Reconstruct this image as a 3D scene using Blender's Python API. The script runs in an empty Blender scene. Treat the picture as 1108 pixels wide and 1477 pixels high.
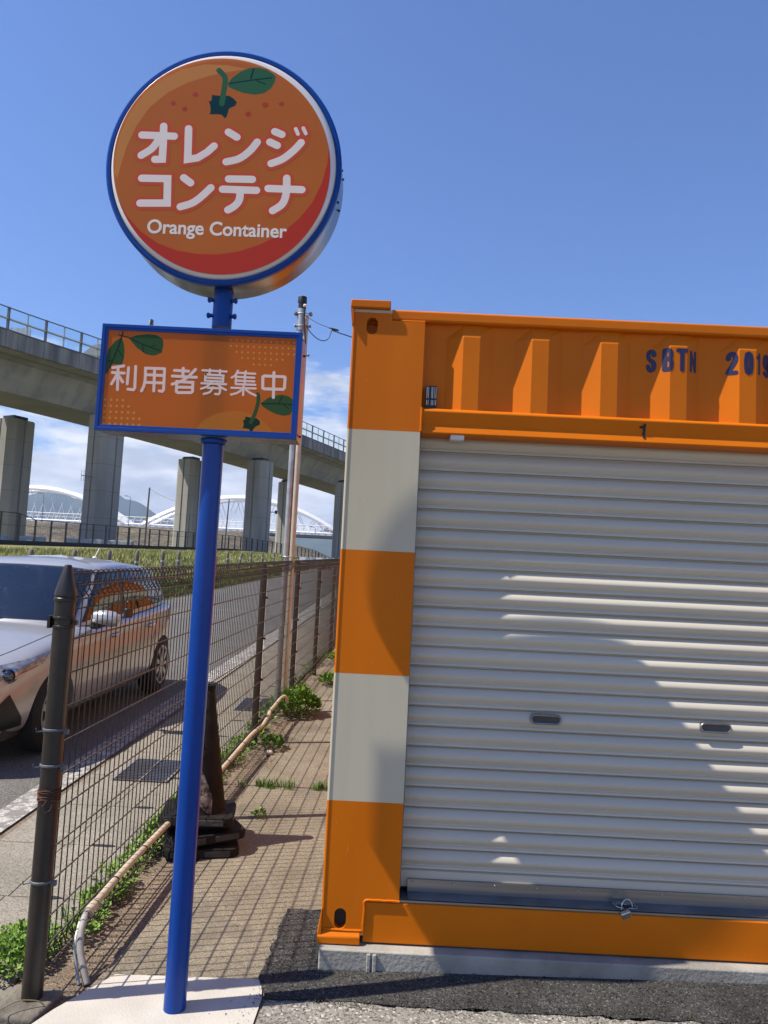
import bpy, bmesh, math, random
from mathutils import Vector, Matrix, Euler
from mathutils.bvhtree import BVHTree
from mathutils import noise as mnoise
random.seed(7)
R = math.radians
SC = bpy.context.scene
COL = SC.collection

# ------------------------------------------------------------------ camera, sky, sun, exposure
CAMPOS = Vector((0.1977, -3.1094, 1.5291))
AX_R = Vector((0.99880902, 0.00304408, 0.04869564))
AX_U = Vector((-0.04824568, -0.08714094, 0.99502704))
AX_F = Vector((-0.00727233, 0.99619134, 0.08689029))
cd = bpy.data.cameras.new('camera')
cam = bpy.data.objects.new('camera', cd); COL.objects.link(cam)
m3 = Matrix((AX_R, AX_U, -AX_F)).transposed()
cam.matrix_world = Matrix.Translation(CAMPOS) @ m3.to_4x4()
cd.sensor_fit = 'VERTICAL'; cd.sensor_height = 36.0
cd.lens = 36.0 * 1100 / 1477
cd.clip_start = 0.05; cd.clip_end = 20000
SC.camera = cam

SUN_T = Vector((1.0, 0.245, -1.45)).normalized()      # the way the light travels
sd = bpy.data.lights.new('sun', 'SUN'); sd.energy = 5.0; sd.angle = R(0.53); sd.color = (1.0, 0.92, 0.79)
sun = bpy.data.objects.new('sun', sd); COL.objects.link(sun)
sun.rotation_euler = SUN_T.to_track_quat('-Z', 'Y').to_euler(); sun.location = (-6, -3, 12)

W = bpy.data.worlds.new('World'); SC.world = W; W.use_nodes = True
nt = W.node_tree; nt.nodes.clear()
def wn(t): return nt.nodes.new(t)
sky = wn('ShaderNodeTexSky'); sky.sky_type = 'NISHITA'; sky.sun_disc = False
sky.sun_elevation = math.asin(-SUN_T.z); sky.sun_rotation = math.atan2(-SUN_T.x, -SUN_T.y)
sky.air_density = 1.15; sky.dust_density = 0.3; sky.ozone_density = 2.2
tc = wn('ShaderNodeTexCoord'); sep = wn('ShaderNodeSeparateXYZ'); nt.links.new(tc.outputs['Generated'], sep.inputs[0])
mp = wn('ShaderNodeMapping'); mp.inputs['Scale'].default_value = (1.0, 1.0, 3.2); mp.inputs['Location'].default_value = (0.35, 0.2, 0.1)
nt.links.new(tc.outputs['Generated'], mp.inputs[0])
n1 = wn('ShaderNodeTexNoise'); n1.inputs['Scale'].default_value = 5.2; n1.inputs['Detail'].default_value = 9; n1.inputs['Roughness'].default_value = 0.6
nt.links.new(mp.outputs[0], n1.inputs['Vector'])
mr = wn('ShaderNodeMapRange'); mr.clamp = True          # how much cloud the height above the horizon asks for
mr.inputs['From Min'].default_value = 0.10; mr.inputs['From Max'].default_value = 0.34
mr.inputs['To Min'].default_value = 0.30; mr.inputs['To Max'].default_value = -0.115
nt.links.new(sep.outputs['Z'], mr.inputs['Value'])
ad = wn('ShaderNodeMath'); ad.operation = 'ADD'; nt.links.new(n1.outputs['Fac'], ad.inputs[0]); nt.links.new(mr.outputs[0], ad.inputs[1])
cr = wn('ShaderNodeMapRange'); cr.interpolation_type = 'SMOOTHSTEP'
cr.inputs['From Min'].default_value = 0.545; cr.inputs['From Max'].default_value = 0.72; cr.inputs['To Max'].default_value = 0.92
nt.links.new(ad.outputs[0], cr.inputs['Value'])
n2 = wn('ShaderNodeTexNoise'); n2.inputs['Scale'].default_value = 11; n2.inputs['Detail'].default_value = 6
nt.links.new(mp.outputs[0], n2.inputs['Vector'])
cl = wn('ShaderNodeMix'); cl.data_type = 'RGBA'
cl.inputs['A'].default_value = (6.2, 6.7, 7.6, 1); cl.inputs['B'].default_value = (11.0, 11.2, 11.6, 1)
mr2 = wn('ShaderNodeMapRange'); mr2.inputs['From Min'].default_value = 0.38; mr2.inputs['From Max'].default_value = 0.62
nt.links.new(n2.outputs['Fac'], mr2.inputs['Value']); nt.links.new(mr2.outputs[0], cl.inputs['Factor'])
hs = wn('ShaderNodeMix'); hs.data_type = 'RGBA'; hs.blend_type = 'MULTIPLY'; hs.inputs['Factor'].default_value = 1.0   # clear-day sky, deeper blue
hs.inputs['B'].default_value = (0.84, 1.08, 1.58, 1); nt.links.new(sky.outputs[0], hs.inputs['A'])
mx = wn('ShaderNodeMix'); mx.data_type = 'RGBA'
nt.links.new(cr.outputs[0], mx.inputs['Factor']); nt.links.new(hs.outputs['Result'], mx.inputs['A']); nt.links.new(cl.outputs['Result'], mx.inputs['B'])
bg = wn('ShaderNodeBackground'); bg.inputs['Strength'].default_value = 0.070
nt.links.new(mx.outputs['Result'], bg.inputs['Color'])
wo = wn('ShaderNodeOutputWorld'); nt.links.new(bg.outputs[0], wo.inputs[0])
SC.view_settings.view_transform = 'Standard'; SC.view_settings.look = 'None'
SC.view_settings.exposure = 0.6; SC.view_settings.gamma = 1.0

# ------------------------------------------------------------------ helpers: materials
ALB = 0.83                                                             # the colours below were picked for a darker exposure
def mat(name, col, rough=0.5, metal=0.0, var=0.12, scale=6.0, bump=0.0, bscale=60.0, col2=None, spec=0.5, coat=0.0, stretch=None):
    col = [x*ALB for x in col]; col2 = col2 and [x*ALB for x in col2]
    m = bpy.data.materials.new(name); m.use_nodes = True
    t = m.node_tree; b = t.nodes['Principled BSDF']
    b.inputs['Roughness'].default_value = rough; b.inputs['Metallic'].default_value = metal
    b.inputs['Specular IOR Level'].default_value = spec; b.inputs['Coat Weight'].default_value = coat
    b.inputs['Coat Roughness'].default_value = 0.05
    c = t.nodes.new('ShaderNodeTexCoord'); src = c.outputs['Object']
    if stretch:
        mpn = t.nodes.new('ShaderNodeMapping'); mpn.inputs['Scale'].default_value = stretch
        t.links.new(src, mpn.inputs[0]); src = mpn.outputs[0]
    n = t.nodes.new('ShaderNodeTexNoise'); n.inputs['Scale'].default_value = scale; n.inputs['Detail'].default_value = 6
    t.links.new(src, n.inputs['Vector'])
    r = t.nodes.new('ShaderNodeMapRange'); r.inputs['From Min'].default_value = 0.35; r.inputs['From Max'].default_value = 0.65
    t.links.new(n.outputs['Fac'], r.inputs['Value'])
    mix = t.nodes.new('ShaderNodeMix'); mix.data_type = 'RGBA'
    a = [max(0, x*(1-var)) for x in col]; d = [min(1, x*(1+var)) for x in col] if col2 is None else list(col2)
    mix.inputs['A'].default_value = a+[1]; mix.inputs['B'].default_value = d+[1]
    t.links.new(r.outputs[0], mix.inputs['Factor']); t.links.new(mix.outputs['Result'], b.inputs['Base Color'])
    m['_mix'] = mix.name
    if bump:
        n3 = t.nodes.new('ShaderNodeTexNoise'); n3.inputs['Scale'].default_value = bscale; n3.inputs['Detail'].default_value = 5
        t.links.new(src, n3.inputs['Vector'])
        bp = t.nodes.new('ShaderNodeBump'); bp.inputs['Strength'].default_value = bump; bp.inputs['Distance'].default_value = 0.01
        t.links.new(n3.outputs['Fac'], bp.inputs['Height']); t.links.new(bp.outputs[0], b.inputs['Normal'])
    return m

def grain(name, dark, mid, light, gscale=150.0, rough=0.9, bump=0.6, patch=1.2, pvar=0.25, wear=None):
    """asphalt or worn concrete: stones of different greys, blotches, and bump from the stones"""
    dark, mid, light = [[x*ALB for x in c] for c in (dark, mid, light)]
    if wear: wear = ([x*ALB for x in wear[0]],)+tuple(wear[1:])
    m = bpy.data.materials.new(name); m.use_nodes = True
    t = m.node_tree; b = t.nodes['Principled BSDF']; b.inputs['Roughness'].default_value = rough
    b.inputs['Specular IOR Level'].default_value = 0.3
    c = t.nodes.new('ShaderNodeTexCoord')
    v = t.nodes.new('ShaderNodeTexVoronoi'); v.inputs['Scale'].default_value = gscale
    t.links.new(c.outputs['Object'], v.inputs['Vector'])
    s = t.nodes.new('ShaderNodeSeparateColor'); t.links.new(v.outputs['Color'], s.inputs[0])
    r = t.nodes.new('ShaderNodeValToRGB'); e = r.color_ramp.elements
    e[0].position = 0.0; e[0].color = (*dark, 1); e[1].position = 1.0; e[1].color = (*light, 1)
    k = r.color_ramp.elements.new(0.45); k.color = (*mid, 1); k = r.color_ramp.elements.new(0.86); k.color = (*[x*1.08 for x in mid], 1)
    t.links.new(s.outputs[0], r.inputs[0])
    n = t.nodes.new('ShaderNodeTexNoise'); n.inputs['Scale'].default_value = patch; n.inputs['Detail'].default_value = 8; n.inputs['Roughness'].default_value = 0.65
    t.links.new(c.outputs['Object'], n.inputs['Vector'])
    q = t.nodes.new('ShaderNodeMapRange'); q.inputs['From Min'].default_value = 0.3; q.inputs['From Max'].default_value = 0.7
    q.inputs['To Min'].default_value = 1-pvar; q.inputs['To Max'].default_value = 1+pvar
    t.links.new(n.outputs['Fac'], q.inputs['Value'])
    mu = t.nodes.new('ShaderNodeMix'); mu.data_type = 'RGBA'; mu.blend_type = 'MULTIPLY'; mu.inputs['Factor'].default_value = 1.0
    t.links.new(r.outputs[0], mu.inputs['A']); t.links.new(q.outputs[0], mu.inputs['B'])
    out = mu.outputs['Result']
    if wear:                                                    # stains of another colour, with an outline of their own
        n4 = t.nodes.new('ShaderNodeTexNoise'); n4.inputs['Scale'].default_value = wear[1]; n4.inputs['Detail'].default_value = 10; n4.inputs['Roughness'].default_value = 0.7
        t.links.new(c.outputs['Object'], n4.inputs['Vector'])
        w2 = t.nodes.new('ShaderNodeMapRange'); w2.inputs['From Min'].default_value = wear[2]; w2.inputs['From Max'].default_value = wear[2]+0.06
        w2.inputs['To Max'].default_value = wear[3]
        t.links.new(n4.outputs['Fac'], w2.inputs['Value'])
        mw = t.nodes.new('ShaderNodeMix'); mw.data_type = 'RGBA'; mw.inputs['B'].default_value = (*wear[0], 1)
        t.links.new(w2.outputs[0], mw.inputs['Factor']); t.links.new(out, mw.inputs['A']); out = mw.outputs['Result']
    t.links.new(out, b.inputs['Base Color'])
    n3 = t.nodes.new('ShaderNodeTexNoise'); n3.inputs['Scale'].default_value = gscale*0.9; n3.inputs['Detail'].default_value = 4
    t.links.new(c.outputs['Object'], n3.inputs['Vector'])
    bp = t.nodes.new('ShaderNodeBump'); bp.inputs['Strength'].default_value = bump; bp.inputs['Distance'].default_value = 0.008
    t.links.new(n3.outputs['Fac'], bp.inputs['Height']); t.links.new(bp.outputs[0], b.inputs['Normal'])
    return m

def banded(name, ca, cb, bands, rough, var=0.05):
    """paint that changes colour at the given heights of the object; bands = [(z, colour below it)...]"""
    m = mat(name, ca, rough, var=.08, scale=3.0, bump=0.05, bscale=9, spec=0.15, stretch=(1, 1, 0.25))
    t = m.node_tree; b = t.nodes['Principled BSDF']
    c = t.nodes.new('ShaderNodeTexCoord'); s = t.nodes.new('ShaderNodeSeparateXYZ'); t.links.new(c.outputs['Object'], s.inputs[0])
    mm = t.nodes.new('ShaderNodeMath'); mm.operation = 'MULTIPLY_ADD'                # stripes half a metre high
    mm.inputs[1].default_value = 1.0; mm.inputs[2].default_value = 0.961
    t.links.new(s.outputs['Z'], mm.inputs[0])
    fr = t.nodes.new('ShaderNodeMath'); fr.operation = 'MODULO'; fr.inputs[1].default_value = 1.001; t.links.new(mm.outputs[0], fr.inputs[0])
    g = t.nodes.new('ShaderNodeMath'); g.operation = 'GREATER_THAN'; g.inputs[1].default_value = 0.5005; t.links.new(fr.outputs[0], g.inputs[0])
    old = t.nodes[m['_mix']]
    mu = t.nodes.new('ShaderNodeMix'); mu.data_type = 'RGBA'; t.links.new(g.outputs[0], mu.inputs['Factor'])
    t.links.new(old.outputs['Result'], mu.inputs['A'])
    n = t.nodes.new('ShaderNodeTexNoise'); n.inputs['Scale'].default_value = 18
    mp_ = t.nodes.new('ShaderNodeMapping'); mp_.inputs['Scale'].default_value = (1, 1, 0.06); t.links.new(c.outputs['Object'], mp_.inputs[0]); t.links.new(mp_.outputs[0], n.inputs['Vector'])
    cc = t.nodes.new('ShaderNodeMix'); cc.data_type = 'RGBA'; cc.inputs['A'].default_value = (*[x*0.9*ALB for x in cb], 1); cc.inputs['B'].default_value = (*[x*ALB for x in cb], 1)
    t.links.new(n.outputs['Fac'], cc.inputs['Factor']); t.links.new(cc.outputs['Result'], mu.inputs['B'])
    t.links.new(mu.outputs['Result'], b.inputs['Base Color'])
    return m

ORANGE = (0.69, 0.170, 0.003); CREAM = (0.63, 0.575, 0.435)
M = {}
M['paint'] = mat('orange_paint', ORANGE, 0.42, var=0.05, scale=2.5, bump=0.06, bscale=7, spec=0.15)
M['stripe'] = banded('striped_paint', ORANGE, CREAM, None, 0.4)
M['shutter'] = mat('shutter_steel', (0.63, 0.578, 0.475), 0.42, var=0.05, scale=2.5, spec=0.28, stretch=(0.2, 1, 3))
M['steel'] = mat('bare_steel', (0.36, 0.355, 0.35), 0.28, 0.85, var=0.25, scale=5, stretch=(0.15, 1, 6))
M['sill'] = mat('galvanised_sill', (0.22, 0.225, 0.235), 0.42, 0.6, var=0.2, scale=8)
M['chrome'] = mat('chrome', (0.62, 0.61, 0.6), 0.16, 1.0, var=0.05)
M['dullsteel'] = mat('dull_steel', (0.34, 0.335, 0.33), 0.3, 0.9, var=0.15, scale=20)
M['scuff'] = mat('rubbed_orange_paint', (.80, .30, .05), .6, var=.1)
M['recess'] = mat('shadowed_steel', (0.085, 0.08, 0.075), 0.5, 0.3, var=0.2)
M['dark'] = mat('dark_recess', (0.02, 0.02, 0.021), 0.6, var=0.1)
M['navy'] = mat('navy_lettering', (0.014, 0.012, 0.07), 0.45, var=0.05)
M['blackink'] = mat('black_lettering', (0.012, 0.011, 0.011), 0.5, var=0.05)
M['white'] = mat('white_plastic', (0.72, 0.72, 0.7), 0.45, var=0.05)
M['blue'] = mat('blue_gloss_paint', (0.0, 0.050, 0.30), 0.28, var=0.08, scale=2, spec=0.3, coat=0.0)
M['signside'] = mat('sign_stainless', (0.27, 0.27, 0.275), 0.26, 1.0, var=0.06, scale=3)
M['acrylic'] = mat('white_acrylic', (0.78, 0.74, 0.72), 0.12, var=0.02, spec=0.6, coat=0.5)
M['plinth'] = mat('plinth_concrete', (0.34, 0.325, 0.285), 0.85, var=0.22, scale=5, bump=0.35, bscale=70)
M['pad'] = mat('pad_concrete', (0.56, 0.525, 0.465), 0.88, var=0.1, scale=4, bump=0.25, bscale=120)
M['fencecoat'] = mat('brown_black_coating', (0.022, 0.017, 0.014), 0.38, var=0.25, scale=20, spec=0.5)
M['wirecoat'] = mat('brown_wire_coating', (0.028, 0.02, 0.016), 0.42, var=0.2, scale=30, spec=0.4)
M['wiretan'] = mat('sunlit_wire_coating', (0.085, 0.062, 0.048), 0.55, var=0.25, scale=30, spec=0.4)  # sunlit look of the horizontal wires put into a lighter brown
M['rust'] = mat('rust', (0.10, 0.035, 0.015), 0.9, var=0.4, scale=60, bump=0.4, bscale=200)
M['galv'] = mat('galvanised_pipe', (0.47, 0.48, 0.49), 0.4, 0.55, var=0.15, scale=14)
M['pvc'] = mat('beige_pvc', (0.56, 0.47, 0.35), 0.5, var=0.1, scale=9)
M['flex'] = mat('grey_flexible_conduit', (0.36, 0.34, 0.31), 0.6, var=0.15, scale=30)
M['block'] = mat('old_concrete', (0.17, 0.15, 0.12), 0.95, var=0.35, scale=9, bump=0.7, bscale=60)
M['rubber'] = mat('weathered_black_rubber', (0.013, 0.0115, 0.0105), 0.72, var=0.45, scale=9, bump=0.25, bscale=50, spec=0.18)
M['rubbergrey'] = mat('greyed_rubber_edge', (0.042, 0.042, 0.041), 0.75, var=0.3, scale=14, bump=0.3, bscale=60)
M['pale_patch'] = mat('ragged_pale_patch', (0.04, 0.034, 0.028), 0.8, var=0.6, scale=26, bump=0.9, bscale=55, col2=(0.34, 0.30, 0.26))  # mottled grey-brown for the ragged patch on the top cone
M['concrete'] = mat('viaduct_concrete', (0.36, 0.352, 0.325), 0.9, var=0.14, scale=0.35, bump=0.15, bscale=4, stretch=(1, 1, 0.35))
def joints(m, step, width, dark):                                      # lift joints in the concrete
    t = m.node_tree; b = t.nodes['Principled BSDF']; c = t.nodes.new('ShaderNodeTexCoord'); s = t.nodes.new('ShaderNodeSeparateXYZ'); t.links.new(c.outputs['Object'], s.inputs[0])
    f = t.nodes.new('ShaderNodeMath'); f.operation = 'MODULO'; f.inputs[1].default_value = step; t.links.new(s.outputs['Z'], f.inputs[0])
    g = t.nodes.new('ShaderNodeMath'); g.operation = 'LESS_THAN'; g.inputs[1].default_value = width; t.links.new(f.outputs[0], g.inputs[0])
    k = t.nodes.new('ShaderNodeMath'); k.operation = 'MULTIPLY'; k.inputs[1].default_value = dark; t.links.new(g.outputs[0], k.inputs[0])
    n = t.nodes.new('ShaderNodeTexNoise'); n.inputs['Scale'].default_value = 1.1; n.inputs['Detail'].default_value = 6; mp_ = t.nodes.new('ShaderNodeMapping'); mp_.inputs['Scale'].default_value = (1, 1, .09); t.links.new(c.outputs['Object'], mp_.inputs[0]); t.links.new(mp_.outputs[0], n.inputs['Vector'])
    q = t.nodes.new('ShaderNodeMapRange'); q.inputs['From Min'].default_value = .50; q.inputs['From Max'].default_value = .70; q.inputs['To Max'].default_value = .35; t.links.new(n.outputs['Fac'], q.inputs['Value'])
    a = t.nodes.new('ShaderNodeMath'); a.operation = 'MAXIMUM'; t.links.new(k.outputs[0], a.inputs[0]); t.links.new(q.outputs[0], a.inputs[1])
    x = t.nodes.new('ShaderNodeMix'); x.data_type = 'RGBA'; x.inputs['B'].default_value = (.10, .10, .10, 1); t.links.new(a.outputs[0], x.inputs['Factor']); t.links.new(t.nodes[m['_mix']].outputs['Result'], x.inputs['A']); t.links.new(x.outputs['Result'], b.inputs['Base Color'])
joints(M['concrete'], 2.1, .05, .45)
M['stained'] = mat('stained_concrete', (0.13, 0.13, 0.135), 0.9, var=0.0, scale=1.6, col2=(0.33, 0.325, 0.31), bump=0.1, bscale=6, stretch=(1, 1, 0.12))
M['postgrey'] = mat('painted_grey_post', (0.10, 0.115, 0.13), 0.5, var=0.1)
M['railpale'] = mat('pale_rail', (0.40, 0.44, 0.46), 0.5, var=0.1)
M['blackiron'] = mat('black_ironwork', (0.012, 0.012, 0.014), 0.5, var=0.2)
M['bridgewhite'] = mat('white_bridge_paint', (0.93, 0.93, 0.93), 0.5, var=0.03)
M['wood'] = mat('weathered_post', (0.20, 0.17, 0.145), 0.9, var=0.3, scale=10, stretch=(1, 1, 0.2), bump=0.3, bscale=30)
M['blockwhite'] = mat('grey_white_concrete', (0.42, 0.45, 0.48), 0.85, var=0.15, scale=3)
M['leaf'] = mat('weed_leaves', (0.10, 0.20, 0.018), 0.55, var=0.0, scale=14, col2=(0.22, 0.38, 0.045), spec=0.3)
M['leafdark'] = mat('darker_leaves', (0.055, 0.13, 0.018), 0.55, var=0.0, scale=10, col2=(0.16, 0.30, 0.045), spec=0.3)
M['straw'] = mat('dry_stems', (0.30, 0.24, 0.13), 0.9, var=0.3, scale=20)
M['grass'] = mat('bank_grass', (0.17, 0.21, 0.05), 0.8, var=0.0, scale=0.9, col2=(0.46, 0.44, 0.17), spec=0.2)
M['verge'] = mat('verge_grass', (0.05, 0.085, 0.016), 0.8, var=0.0, scale=1.5, col2=(0.17, 0.20, 0.05), spec=0.2)
M['soil'] = grain('sandy_soil', (0.10, 0.075, 0.05), (0.22, 0.17, 0.12), (0.40, 0.33, 0.25), 190, bump=1.0, patch=2.5, pvar=0.3)
M['bank'] = grain('grass_bank', (0.10, 0.095, 0.03), (0.24, 0.22, 0.085), (0.40, 0.36, 0.17), 26, bump=1.0, patch=0.35, pvar=0.4)
M['brush'] = grain('dry_brush_slope', (0.05, 0.045, 0.02), (0.15, 0.12, 0.07), (0.30, 0.26, 0.17), 1.2, bump=1.0, patch=0.05, pvar=0.5)
M['road'] = grain('road_asphalt', (0.085, 0.080, 0.075), (0.155, 0.148, 0.138), (0.28, 0.27, 0.255), 140, bump=0.7, patch=0.8, pvar=0.18)
M['newtar'] = grain('fresh_asphalt', (0.016, 0.0155, 0.015), (0.058, 0.055, 0.051), (0.15, 0.142, 0.13), 170, bump=1.0, patch=3.0, pvar=0.35)
M['oldtar'] = grain('yard_asphalt', (0.10, 0.092, 0.078), (0.27, 0.25, 0.215), (0.58, 0.54, 0.46), 120, bump=0.8, patch=1.5, pvar=0.15)
M['strip'] = grain('worn_brown_paving', (0.13, 0.107, 0.078), (0.255, 0.218, 0.158), (0.36, 0.315, 0.24), 230, bump=0.55, patch=1.3, pvar=0.34, wear=((0.135, 0.118, 0.095), 1.7, 0.54, 0.55))
M['gutter'] = grain('gutter_concrete', (0.17, 0.15, 0.12), (0.29, 0.265, 0.215), (0.40, 0.37, 0.31), 160, bump=0.45, patch=1.6, pvar=0.2, wear=((0.2, 0.175, 0.14), 3.0, 0.58, 0.5))
M['line'] = grain('worn_white_line', (0.24, 0.23, 0.22), (0.50, 0.48, 0.45), (0.62, 0.60, 0.56), 120, bump=0.4, patch=5, pvar=0.15, wear=((0.2, 0.19, 0.175), 13.0, 0.46, 0.85))
M['hill'] = mat('wooded_hill', (0.035, 0.06, 0.025), 0.95, var=0.4, scale=0.012)
M['carpaint'] = mat('silver_car_paint', (0.52, 0.515, 0.51), 0.3, 0.45, var=0.03, coat=0.8, spec=0.5)
M['glass'] = bpy.data.materials.new('tinted_glass'); M['glass'].use_nodes = True
_t = M['glass'].node_tree; _t.nodes.clear(); _a = _t.nodes.new('ShaderNodeBsdfTransparent'); _a.inputs[0].default_value = (.30, .34, .35, 1); _b = _t.nodes.new('ShaderNodeBsdfGlossy'); _b.inputs['Roughness'].default_value = .02
_f = _t.nodes.new('ShaderNodeFresnel'); _f.inputs[0].default_value = 2.3; _m = _t.nodes.new('ShaderNodeMixShader'); _o = _t.nodes.new('ShaderNodeOutputMaterial')
_t.links.new(_f.outputs[0], _m.inputs[0]); _t.links.new(_a.outputs[0], _m.inputs[1]); _t.links.new(_b.outputs[0], _m.inputs[2]); _t.links.new(_m.outputs[0], _o.inputs[0])
M['tyre'] = mat('tyre_rubber', (0.014, 0.014, 0.014), 0.85, var=0.2, scale=12)
M['rim'] = mat('wheel_cover', (0.42, 0.42, 0.43), 0.3, 0.7, var=0.05)
M['lens'] = mat('lamp_lens', (0.30, 0.30, 0.31), 0.08, 0.5, var=0.45, scale=16, coat=1.0)
M['redlens'] = mat('red_lamp_lens', (0.32, 0.012, 0.012), 0.12, var=0.1, coat=1.0)
M['trim'] = mat('black_trim', (0.010, 0.010, 0.011), 0.4, var=0.1)
M['cable'] = mat('black_cable', (0.012, 0.012, 0.014), 0.5, var=0.1)
M['seat'] = mat('seat_cloth', (0.03, 0.03, 0.032), 0.9, var=0.2)

def face_mat(name, col, trans=0.35):
    """backlit-type acrylic: lets some light through, glossy skin"""
    m = bpy.data.materials.new(name); m.use_nodes = True; t = m.node_tree; t.nodes.clear()
    c = t.nodes.new('ShaderNodeTexCoord'); n = t.nodes.new('ShaderNodeTexNoise'); n.inputs['Scale'].default_value = 3; t.links.new(c.outputs['Object'], n.inputs['Vector'])
    mx_ = t.nodes.new('ShaderNodeMix'); mx_.data_type = 'RGBA'; mx_.inputs['A'].default_value = (*[x*0.95 for x in col], 1); mx_.inputs['B'].default_value = (*[min(1, x*1.05) for x in col], 1)
    t.links.new(n.outputs['Fac'], mx_.inputs['Factor'])
    d = t.nodes.new('ShaderNodeBsdfDiffuse'); tr = t.nodes.new('ShaderNodeBsdfTranslucent')
    t.links.new(mx_.outputs['Result'], d.inputs[0]); t.links.new(mx_.outputs['Result'], tr.inputs[0])
    a = t.nodes.new('ShaderNodeMixShader'); a.inputs[0].default_value = trans; t.links.new(d.outputs[0], a.inputs[1]); t.links.new(tr.outputs[0], a.inputs[2])
    g = t.nodes.new('ShaderNodeBsdfGlossy'); g.inputs['Roughness'].default_value = 0.12
    f = t.nodes.new('ShaderNodeFresnel'); f.inputs[0].default_value = 1.32
    b = t.nodes.new('ShaderNodeMixShader'); t.links.new(f.outputs[0], b.inputs[0]); t.links.new(a.outputs[0], b.inputs[1]); t.links.new(g.outputs[0], b.inputs[2])
    o = t.nodes.new('ShaderNodeOutputMaterial'); t.links.new(b.outputs[0], o.inputs[0])
    return m
for k, c in dict(sign_orange=(0.62, 0.175, 0.028), sign_light=(0.74, 0.30, 0.07), sign_red=(0.56, 0.05, 0.02), sign_white=(0.96, 0.87, 0.80),
                 sign_edge=(0.66, 0.11, 0.035), sign_green=(0.045, 0.15, 0.06), sign_dark=(0.010, 0.050, 0.045), sign_dot=(0.50, 0.075, 0.03),
                 board_orange=(0.76, 0.20, 0.012), board_light=(0.80, 0.30, 0.02), board_dot=(0.90, 0.46, 0.10), board_green=(0.055, 0.14, 0.03), board_vein=(0.012, 0.05, 0.012), board_text=(0.90, 0.72, 0.64), board_back=(0.85, 0.60, 0.36)).items():
    M[k] = face_mat(k, [x*(.9 if 'orange' in k or 'light' in k else 1) for x in c], 0.9 if k == 'board_back' else (0.3 if 'text' in k else (0.55 if k.startswith('board') else 0.3)))

# ------------------------------------------------------------------ helpers: geometry
class MB:
    def __init__(s): s.v = []; s.f = []; s.mi = []; s.cur = 0
    def add(s, vs, fs):
        o = len(s.v); s.v += [tuple(v) for v in vs]; s.f += [[i+o for i in f] for f in fs]; s.mi += [s.cur]*len(fs); return s
    def box(s, x0, x1, y0, y1, z0, z1, mtx=None):
        vs = [(x, y, z) for z in (z0, z1) for y in (y0, y1) for x in (x0, x1)]
        if mtx: vs = [mtx @ Vector(v) for v in vs]
        return s.add(vs, [(0, 2, 3, 1), (4, 5, 7, 6), (0, 1, 5, 4), (2, 6, 7, 3), (1, 3, 7, 5), (0, 4, 6, 2)])
    def tube(s, path, r, n=8, cap=True, closed=False):
        path = [Vector(p) for p in path]; k = len(path); rr = r if isinstance(r, (list, tuple)) else [r]*k
        vs = []; prev = None
        for i, p in enumerate(path):
            if closed: t = (path[(i+1) % k]-path[i-1])
            else: t = path[min(i+1, k-1)]-path[max(i-1, 0)]
            t.normalize()
            if prev is None:
                a = Vector((0, 0, 1)) if abs(t.z) < 0.9 else Vector((0, 1, 0)); u = t.cross(a).normalized()
            else:
                u = prev - t*prev.dot(t)
                u = u.normalized() if u.length > 1e-6 else t.orthogonal().normalized()
            prev = u; w = t.cross(u)
            for j in range(n):
                an = 2*math.pi*j/n; vs.append(p+(u*math.cos(an)+w*math.sin(an))*rr[i])
        fs = []
        for i in range(k if closed else k-1):
            a, b = i*n, ((i+1) % k)*n
            for j in range(n): fs.append((a+j, a+(j+1) % n, b+(j+1) % n, b+j))
        if cap and not closed: fs += [tuple(range(n))[::-1], tuple(range((k-1)*n, k*n))]
        return s.add(vs, fs)
    def lathe(s, prof, n=24, c=(0, 0, 0), axis='z', cap=True, sx=1.0):
        vs = []
        for (r, h) in prof:
            for j in range(n):
                a = 2*math.pi*j/n; p, q = r*math.cos(a)*sx, r*math.sin(a)
                v = (p, q, h) if axis == 'z' else ((h, p, q) if axis == 'x' else (p, h, q))
                vs.append((v[0]+c[0], v[1]+c[1], v[2]+c[2]))
        fs = []
        for i in range(len(prof)-1):
            for j in range(n): fs.append((i*n+j, i*n+(j+1) % n, (i+1)*n+(j+1) % n, (i+1)*n+j))
        if cap: fs += [tuple(range(n))[::-1], tuple(range((len(prof)-1)*n, len(prof)*n))]
        return s.add(vs, fs)
    def prism(s, poly, a, b, axis):
        """poly in the two other axes (order x,y,z), extruded from a to b"""
        n = len(poly); vs = []
        for h in (a, b):
            for (p, q) in poly: vs.append({'x': (h, p, q), 'y': (p, h, q), 'z': (p, q, h)}[axis])
        fs = [tuple(range(n))[::-1], tuple(range(n, 2*n))]+[(i, (i+1) % n, n+(i+1) % n, n+i) for i in range(n)]
        return s.add(vs, fs)
    def sheet(s, xs, ys, fz):
        vs = [(x, y, fz(x, y)) for y in ys for x in xs]; n = len(xs)
        return s.add(vs, [(j*n+i, j*n+i+1, (j+1)*n+i+1, (j+1)*n+i) for j in range(len(ys)-1) for i in range(n-1)])
ORG = {}
def link(name, me, parent=None):
    o = bpy.data.objects.new(name, me); COL.objects.link(o)
    if parent is not None: o.parent = parent; ORG[o.name] = ORG.get(parent.name, Vector())
    return o
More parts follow.
